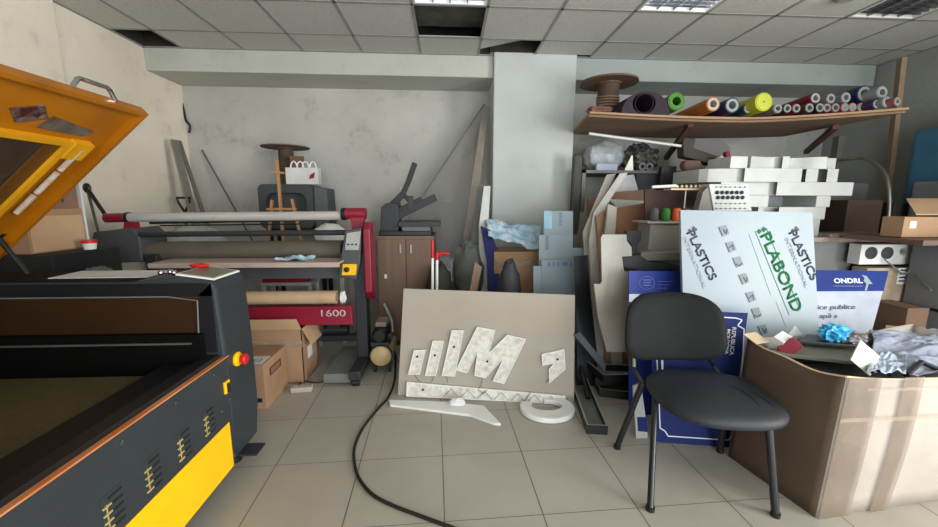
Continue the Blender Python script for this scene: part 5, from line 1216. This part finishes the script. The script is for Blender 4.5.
# dark boxes and grey board
def wbox(nm, lb, cat, a0, b0, a1, b1, Y, d, m, R=None, z0=None):
    p, q = W(a0, b0, Y=Y), W(a1, b1, Y=Y); o = MB().box(p.x, q.x, Y, Y+d, z0 if z0 is not None else q.z, p.z).build(nm, m, bevel=.008); return tag(o, lb, cat)
wbox('black_case', 'black case standing on the middle rack shelf', 'case', 662, 166, 675, 190, 3.98, .06, M_graphd, z0=0)
p, q = W(644, 170, Y=YR), W(662, 190, Y=YR)
wbox('slate_box', 'slate box on the middle rack shelf left of the black case', 'box', 637, 172, 661, 190, YR+.05, .3, mat('slate box', (70, 76, 78), .6), z0=zs2)
tag(MB().box(W(572, 200, Y=4.03).x, 1.415, 4.03, 4.11, 0, W(580, 154, Y=4.03).z).build('hanging_coat_bag', mat('dark olive grey', (82, 84, 78), .8), bevel=.03, seg=3), 'tall dark grey garment bag standing at the right side of the column', 'bag')
# rolled items
a_, b_ = W(712, 178, Y=3.62), W(725, 158, Y=3.62)
a2 = W(708, 170, Y=3.6)
def lift(z): return z
# shelf objects between rack and letters
tag(MB().box(W(684, 170, Y=3.9).x, W(748, 170, Y=3.9).x, 3.82, 4.02, 0, W(700, 172, Y=3.9).z).build('tall_grey_cabinet', mat('cab grey', (104, 106, 102), .6)), 'tall plain grey cabinet behind the letter stack', 'cabinet')
zg = W(700, 172, Y=3.9).z
o, a, n = sheet('rounded_board', 'grey board with a rounded corner standing behind the dark wedge', 'board', [(690, 140), (718, 139.5), (726, 142), (730, 148), (731, 160), (730, 171.5), (690, 171.5)], 3.80, 4.15, .015, mat('soft grey board', (128, 130, 128), .6, c2=(140, 128, 120), scale=2))
tag(MB().prism(wp([(683, 139), (696, 138), (694, 148), (718, 156), (712, 165), (698, 160), (684, 157)], 3.84), (0, .12, 0)).build('dark_wedge', mat('dark wedge', (74, 70, 60), .7), bevel=.01), 'dark angular bracket lying behind the rolled white cloth', 'bracket')
tag(MB().prism(wp([(686, 160), (701, 160), (703, 165), (702, 171.8), (687, 171.8), (684, 166)], 3.83), (0, .1, 0)).build('pink_brown_box', mat('dusty pink', (138, 108, 98), .7), bevel=.02), 'dusty pink bundle under the dark bracket', 'bundle')
tag(MB().cyl(W(708, 170.5, Y=3.80), W(723, 157, Y=3.74), .037, 20).build('white_roll', M_label, smooth=True), 'slanted white roll leaning on the grey cabinet top', 'roll')
tag(MB().prism(wp([(719, 170.5), (727, 160), (726, 152), (730, 151), (731, 155), (728, 171.5)], 3.78), (0, .05, 0)).build('red_cloth', mat('crimson', (160, 24, 56), .6), bevel=.008), 'crimson cloth tucked behind the slanted white roll', 'cloth')
# papers, planks, boards
tagp = lambda *a, **k: sheet(*a, **k)
sheet('white_plank', 'white plank leaning steeply, left of the two crossed planks', 'plank', [(607, 174.5), (616, 173.5), (597, 212), (592, 232), (583, 232), (594, 205)], 2.9, 3.55, .018, mat('dirty white plank', (186, 180, 172), .6), drop=True)
sheet('white_plank', 'white plank leaning steeply, right of the two crossed planks', 'plank', [(620, 173.5), (628, 172.5), (606, 206), (600, 232), (589, 240), (594, 212)], 2.85, 3.45, .018, mat('white plank', (200, 196, 190), .6), drop=True)
sheet('white_box_lid', 'white box lid with a dark slot behind the crossed planks', 'box lid', [(619, 176), (634, 174.5), (638, 190), (612, 192)], 3.3, 3.9, .05, mat('lid white', (190, 192, 196), .6), drop=True)
sheet('brown_board', 'long brown board lying slanted behind the crossed planks', 'board', [(588, 198), (612, 192), (655, 189), (655, 204), (640, 210), (588, 215)], 3.1, 3.75, .02, M_cardd, drop=True)
sheet('pale_board', 'pale flat board edge right of the crossed planks', 'board', [(608, 199), (648, 201), (640, 205), (616, 206)], 3.0, 3.55, .03, M_grey, drop=True)
sheet('brown_board', 'reddish brown board propped behind the embroidery machine', 'board', [(617, 208), (655, 201), (655, 232), (640, 236), (615, 236)], 2.75, 3.35, .02, mat('reddish brown board', (136, 92, 66), .75), drop=True)
sheet('beige_plank', 'short beige upright plank beside the reddish brown board', 'plank', [(608, 204), (617, 207), (615, 236), (605, 236)], 2.72, 3.3, .03, mat('greige plank', (172, 166, 154), .6), drop=True)
sheet('dark_carton', 'dark brown carton behind the thread cones', 'carton', [(645, 190), (706, 190), (706, 226), (645, 226)], 2.945, 2.945, .02, mat('very dark brown', (66, 48, 42), .8), drop=True)  # thin flat sheet in one very dark brown
sheet('brown_board', 'small tan board end left of the beige plank', 'board', [(596, 216), (604, 210), (606, 236), (598, 236)], 2.8, 3.4, .02, M_brown, drop=True)
sheet('grey_board', 'whitish board standing at the right side of the column behind the film panels', 'board', [(573, 210), (591, 214), (589, 262), (574, 262)], 3.95, 4.1, .02, M_grey, drop=True)

# ------------------------------------------------------------------ roll shelf
rs = thing('roll_shelf', 'long sagging plywood shelf carrying vinyl rolls under the beam', 'shelf', (2.6, 3.9, 2.1))
def shy0(u): return 3.42-.32*max(0, u-.55)**1.4/(.45**1.4)
def shz(u): return 2.152-.03*math.sin(PI*u)
XS0, XS1 = 1.24, 3.80
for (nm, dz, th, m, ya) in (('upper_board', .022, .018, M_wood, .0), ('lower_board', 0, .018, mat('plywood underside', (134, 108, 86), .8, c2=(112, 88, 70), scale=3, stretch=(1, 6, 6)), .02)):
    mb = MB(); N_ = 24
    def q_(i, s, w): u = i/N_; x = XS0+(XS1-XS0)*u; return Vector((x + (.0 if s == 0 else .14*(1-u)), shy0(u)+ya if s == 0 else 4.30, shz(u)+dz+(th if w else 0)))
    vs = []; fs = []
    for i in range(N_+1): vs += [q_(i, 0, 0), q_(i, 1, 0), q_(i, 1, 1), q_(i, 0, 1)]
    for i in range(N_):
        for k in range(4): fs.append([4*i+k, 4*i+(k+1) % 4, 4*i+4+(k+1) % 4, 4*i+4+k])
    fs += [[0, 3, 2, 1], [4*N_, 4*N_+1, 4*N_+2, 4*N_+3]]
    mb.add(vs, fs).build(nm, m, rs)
for (a, b, c, d) in ((691, 122, 666, 158), (836, 126, 806, 152)):
    p0_, p1_ = W(a, b, Y=3.55), W(c, d, Y=4.35)
    p0_.z = min(p0_.z, 2.12); qd = (p1_-p0_).to_track_quat('Z', 'Y').to_matrix(); MB().obox((p0_+p1_)/2, (.045, .045, (p1_-p0_).length), qd).build('brace', mat('red brown timber', (96, 62, 52), .7), rs)
def shelf_z(x): return shz((x-XS0)/(XS1-XS0))+.040
def roll(label, a, b, rp, cc_, Yf, L, hollow=True, zoff=None, end=None, dx=0, name='vinyl_roll', fill=True, lift=.05):
    c = W(a, b, Y=Yf); r = rp*Yf/FPX*1.0
    c = c + Vector((0, 0, lift))
    mm = mat('roll %d %d %d' % cc_, tuple(v*.82+10 for v in cc_), .45, c2=tuple(v*.68+8 for v in cc_), scale=3, spec=.3)
    e = thing(name, label, 'roll', (c.x, Yf+L/2, c.z-r), 'vinyl rolls on the plywood shelf')
    p1 = Vector((c.x+dx, Yf+L, c.z-lift)); d1 = (p1-c).normalized()
    MB().hollow(c, p1, r, r*.80, 24).build('rolled_vinyl', mm, e, smooth=True)
    ec = end or (158, 164, 162)
    MB().hollow(c-d1*.004, c+d1*.1, r*.84, r*.5 if hollow else r*.1, 24).build('core_tube', mat('core %d %d %d' % ec, ec, .6), e, smooth=True)
    return e
Yf = 3.36
def onz(a, r_px, Y=3.45):  # pixel row so that the roll rests on the shelf
    r = r_px*Y/FPX; x = W(a, 110, Y=Y).x; z = shelf_z(x)+r+.001
    d = ray(a, 110); 
    lo, hi = 40., 180.
    for _ in range(40):
        m = (lo+hi)/2
        if W(a, m, Y=Y).z > z: lo = m
        else: hi = m
    return lo
# purple big loosely rolled sheet
pa_ = MB(); xc = W(644, 105, Y=3.5).x; zc_ = shelf_z(xc)
prof_ = []
for i in range(25):
    t = i/24; ang_ = PI*t; xx = xc - .22*math.cos(ang_) ; zz_ = zc_+.004 + .20*math.sin(ang_)**.9 if 0 < i < 24 else zc_+.004; prof_.append((xx, zz_))
outer = prof_+[(xc+.20-.40*i/8, zc_+.004) for i in range(1, 8)]
pa_ = thing('fabric_roll', 'large dark purple fabric roll with an open end on the left of the shelf', 'fabric roll', (xc, 3.8, zc_))
inn = [(xc-.02+.105*math.cos(2*PI*i/32), zc_+.10+.088*math.sin(2*PI*i/32)) for i in range(32)]
nO = len(outer)
# resample: radial loft between outer outline and inner hole
def ray_out(q):
    cx_, cz_ = xc-.02, zc_+.10; best = None
    dxq, dzq = math.cos(q), math.sin(q)
    for i in range(nO):
        ax_, az_ = outer[i]; bx2, bz2 = outer[(i+1) % nO]; ex, ez = bx2-ax_, bz2-az_; den = dxq*ez-dzq*ex
        if abs(den) < 1e-9: continue
        t = ((ax_-cx_)*ez-(az_-cz_)*ex)/den; s_ = ((ax_-cx_)*dzq-(az_-cz_)*dxq)/den
        if t > 0 and -.001 <= s_ <= 1.001 and (best is None or t < best): best = t
    return (cx_+dxq*best, cz_+dzq*best) if best else (cx_+dxq*.08, cz_+dzq*.08)
Oo = [ray_out(2*PI*i/32) for i in range(32)]
Y0_, Y1_ = 3.46, 4.25
vs = [(x, Y0_, z) for x, z in Oo]+[(x, Y1_, z) for x, z in Oo]+[(x, Y0_, z) for x, z in inn]+[(x, Y1_, z) for x, z in inn]; fs = []
for i in range(32):
    j = (i+1) % 32; fs += [[i, j, 32+j, 32+i], [64+i, 64+j, 96+j, 96+i], [i, 64+i, 64+j, j], [32+i, 32+j, 96+j, 96+i]]
MB().add(vs, fs).build('outer_wrap', mat('aubergine', (34, 8, 30), .7), pa_, smooth=True, ang=50)
MB().hollow((xc-.02, 3.455, zc_+.10), (xc-.02, 4.2, zc_+.10), .085, .079, 28).build('inner_wrap', mat('deep plum', (44, 10, 36), .8), pa_, smooth=True)
roll('bright green vinyl roll beside the purple roll', 676, onz(676, 8.5, 3.45), 8.5, (74, 134, 40), 3.45, .8, end=(70, 130, 34))
roll('orange vinyl roll right of the green roll', 712.5, onz(712.5, 7, 3.45), 7, (206, 116, 40), 3.45, .8, end=(190, 180, 170), dx=-.02)
roll('navy vinyl roll right of the orange roll', 731.5, onz(731.5, 7.5, 3.5), 7.5, (40, 38, 84), 3.5, .75)
roll('teal vinyl roll left of the yellow roll', 747.5, onz(747.5, 5, 3.52), 5, (34, 76, 80), 3.52, .75)
roll('bright lemon yellow vinyl roll on the shelf', 763, onz(763, 9, 3.42), 9, (206, 206, 50), 3.42, .8, hollow=False, end=(196, 204, 70))
cols = [((150, 146, 140), 'pale'), ((60, 26, 34), 'dark wine'), ((148, 34, 46), 'crimson'), ((90, 60, 56), 'brown'), ((40, 34, 44), 'black'), ((150, 50, 40), 'brick'), ((170, 74, 60), 'salmon'), ((196, 78, 50), 'orange-red'), ((190, 66, 56), 'coral'), ((176, 62, 70), 'rose')]
pos = [777, 786.5, 795.5, 808.5, 819, 826, 834.5, 844, 851.5, 860]
first_bottom = []
for (cc_, nm), a in zip(cols, pos):
    rp = 4.6 if a not in (819, 808.5) else 4.9
    roll('small %s vinyl roll in the bottom row at the right of the shelf' % nm, a, onz(a, rp, 3.5), rp, cc_, 3.5, .75, hollow=False if a in (844, 851.5, 860) else True, end=(150, 156, 154))
def lay2(label, a, rp, lift_px, cc_, Y=3.55, **k): roll(label, a, onz(a, rp, Y)-lift_px, rp, cc_, Y, .7, **k)
lay2('red vinyl roll, leftmost of the upper row of rolls', 814.5, 5.4, 10.2, (146, 26, 40), end=(170, 176, 176))
lay2('clear pale vinyl roll on top of the bottom row', 830, 4.8, 10.2, (160, 164, 164))
lay2('pale grey wrapped roll in the upper row beside the clear one', 845, 5.2, 10.4, (150, 154, 158))
lay2('large navy blue vinyl roll at the right of the upper rolls', 863.5, 8.4, 10.2, (36, 40, 88))
roll('purple vinyl roll near the right end of the shelf', 876, onz(876, 5, 3.4), 5, (70, 48, 96), 3.4, .8)
roll('light blue-grey vinyl roll near the right end of the shelf', 886, onz(886, 5.5, 3.35), 5.5, (150, 158, 156), 3.35, .8)
lay2('milky vinyl roll resting above the purple one at the right end', 881, 6, 11.0, (168, 170, 168), Y=3.42)
roll('rosy vinyl roll, rightmost on the shelf', 896, onz(896, 4.6, 3.3), 4.6, (170, 96, 96), 3.3, .6, dx=-.1)
# spool on left end
cS = W(611, 86, Y=3.78); zS = shelf_z(W(608, 110, Y=3.78).x)
e = spool('big wooden cable spool with rope on the left end of the roll shelf', cS.x, 3.84, zS+.002, .12, W(611, 82, Y=3.78).z-zS, .10, .015)
MB().lathe([(.27, 0), (.27, .016)], (cS.x, 3.84, W(611, 82, Y=3.78).z), n=44).build('wide_disc', M_woodd, e, smooth=True)
MB().box(1.45, 3.72, 3.6, 3.64, 2.16, 2.205).build('batten', M_wood, rs)
rp_ = MB()
zz0 = zS+.16
for q in range(4): rp_.tube([(cS.x+.104*math.cos(t), 3.84+.104*math.sin(t), zz0+.025*q+.01*math.sin(t)) for t in [2*PI*i/24 for i in range(25)]], .007, 6)
rp_.build('rope', mat('hemp rope', (140, 116, 92), .9), e, smooth=True)
# bark like scraps at the left shelf end
tag(MB().blob((1.36, 3.52, shelf_z(1.36)+.035), (.12, .07, .035), 22, 12, .25, seed=51, flat=.95).build('rag_bundle', mat('rag', (126, 88, 70), .8, c2=(90, 62, 52), scale=16), smooth=False), 'reddish brown rag bundle at the left end of the roll shelf', 'rag')

# ------------------------------------------------------------------ light
w = bpy.data.worlds.new('sky'); SC.world = w; w.use_nodes = True; N = w.node_tree.nodes; L = w.node_tree.links
bgn = N['Background']; bgn.inputs[0].default_value = (.62, .78, 1, 1); bgn.inputs[1].default_value = .5
def area(name, loc, rot, sx, sy, power, col):
    l = bpy.data.lights.new(name, 'AREA'); l.shape = 'RECTANGLE'; l.size = sx; l.size_y = sy; l.energy = power; l.color = col
    o = bpy.data.objects.new(name, l); COL.objects.link(o); o.location = loc; o.rotation_euler = rot; return o
area('window_daylight', ((WX0+WX1)/2, YF+.02, (WZ0+WZ1)/2), (math.radians(90), 0, 0), WX1-WX0-.1, WZ1-WZ0-.1, 185, (.88, .95, 1.0))
area('side_daylight', (XR-.0-.01, (VY0+VY1)/2, (WZ0+WZ1)/2), (math.radians(90), 0, math.radians(90)), VY1-VY0-.1, WZ1-WZ0-.1, 240, (1.0, .98, .94))
# ------------------------------------------------------------------ camera
cd = bpy.data.cameras.new('camera'); cam = bpy.data.objects.new('camera', cd); COL.objects.link(cam)
cam.matrix_world = Matrix(((RT.x, UP.x, -FW.x, CAM.x), (RT.y, UP.y, -FW.y, CAM.y), (RT.z, UP.z, -FW.z, CAM.z), (0, 0, 0, 1)))
cd.sensor_width = 36; cd.lens = FPX/938*36; cd.clip_start = .02
SC.camera = cam
SC.view_settings.view_transform = 'Standard'; SC.view_settings.look = 'None'; SC.view_settings.gamma = 1; SC.view_settings.use_curve_mapping = False
SC.view_settings.exposure = 0.3
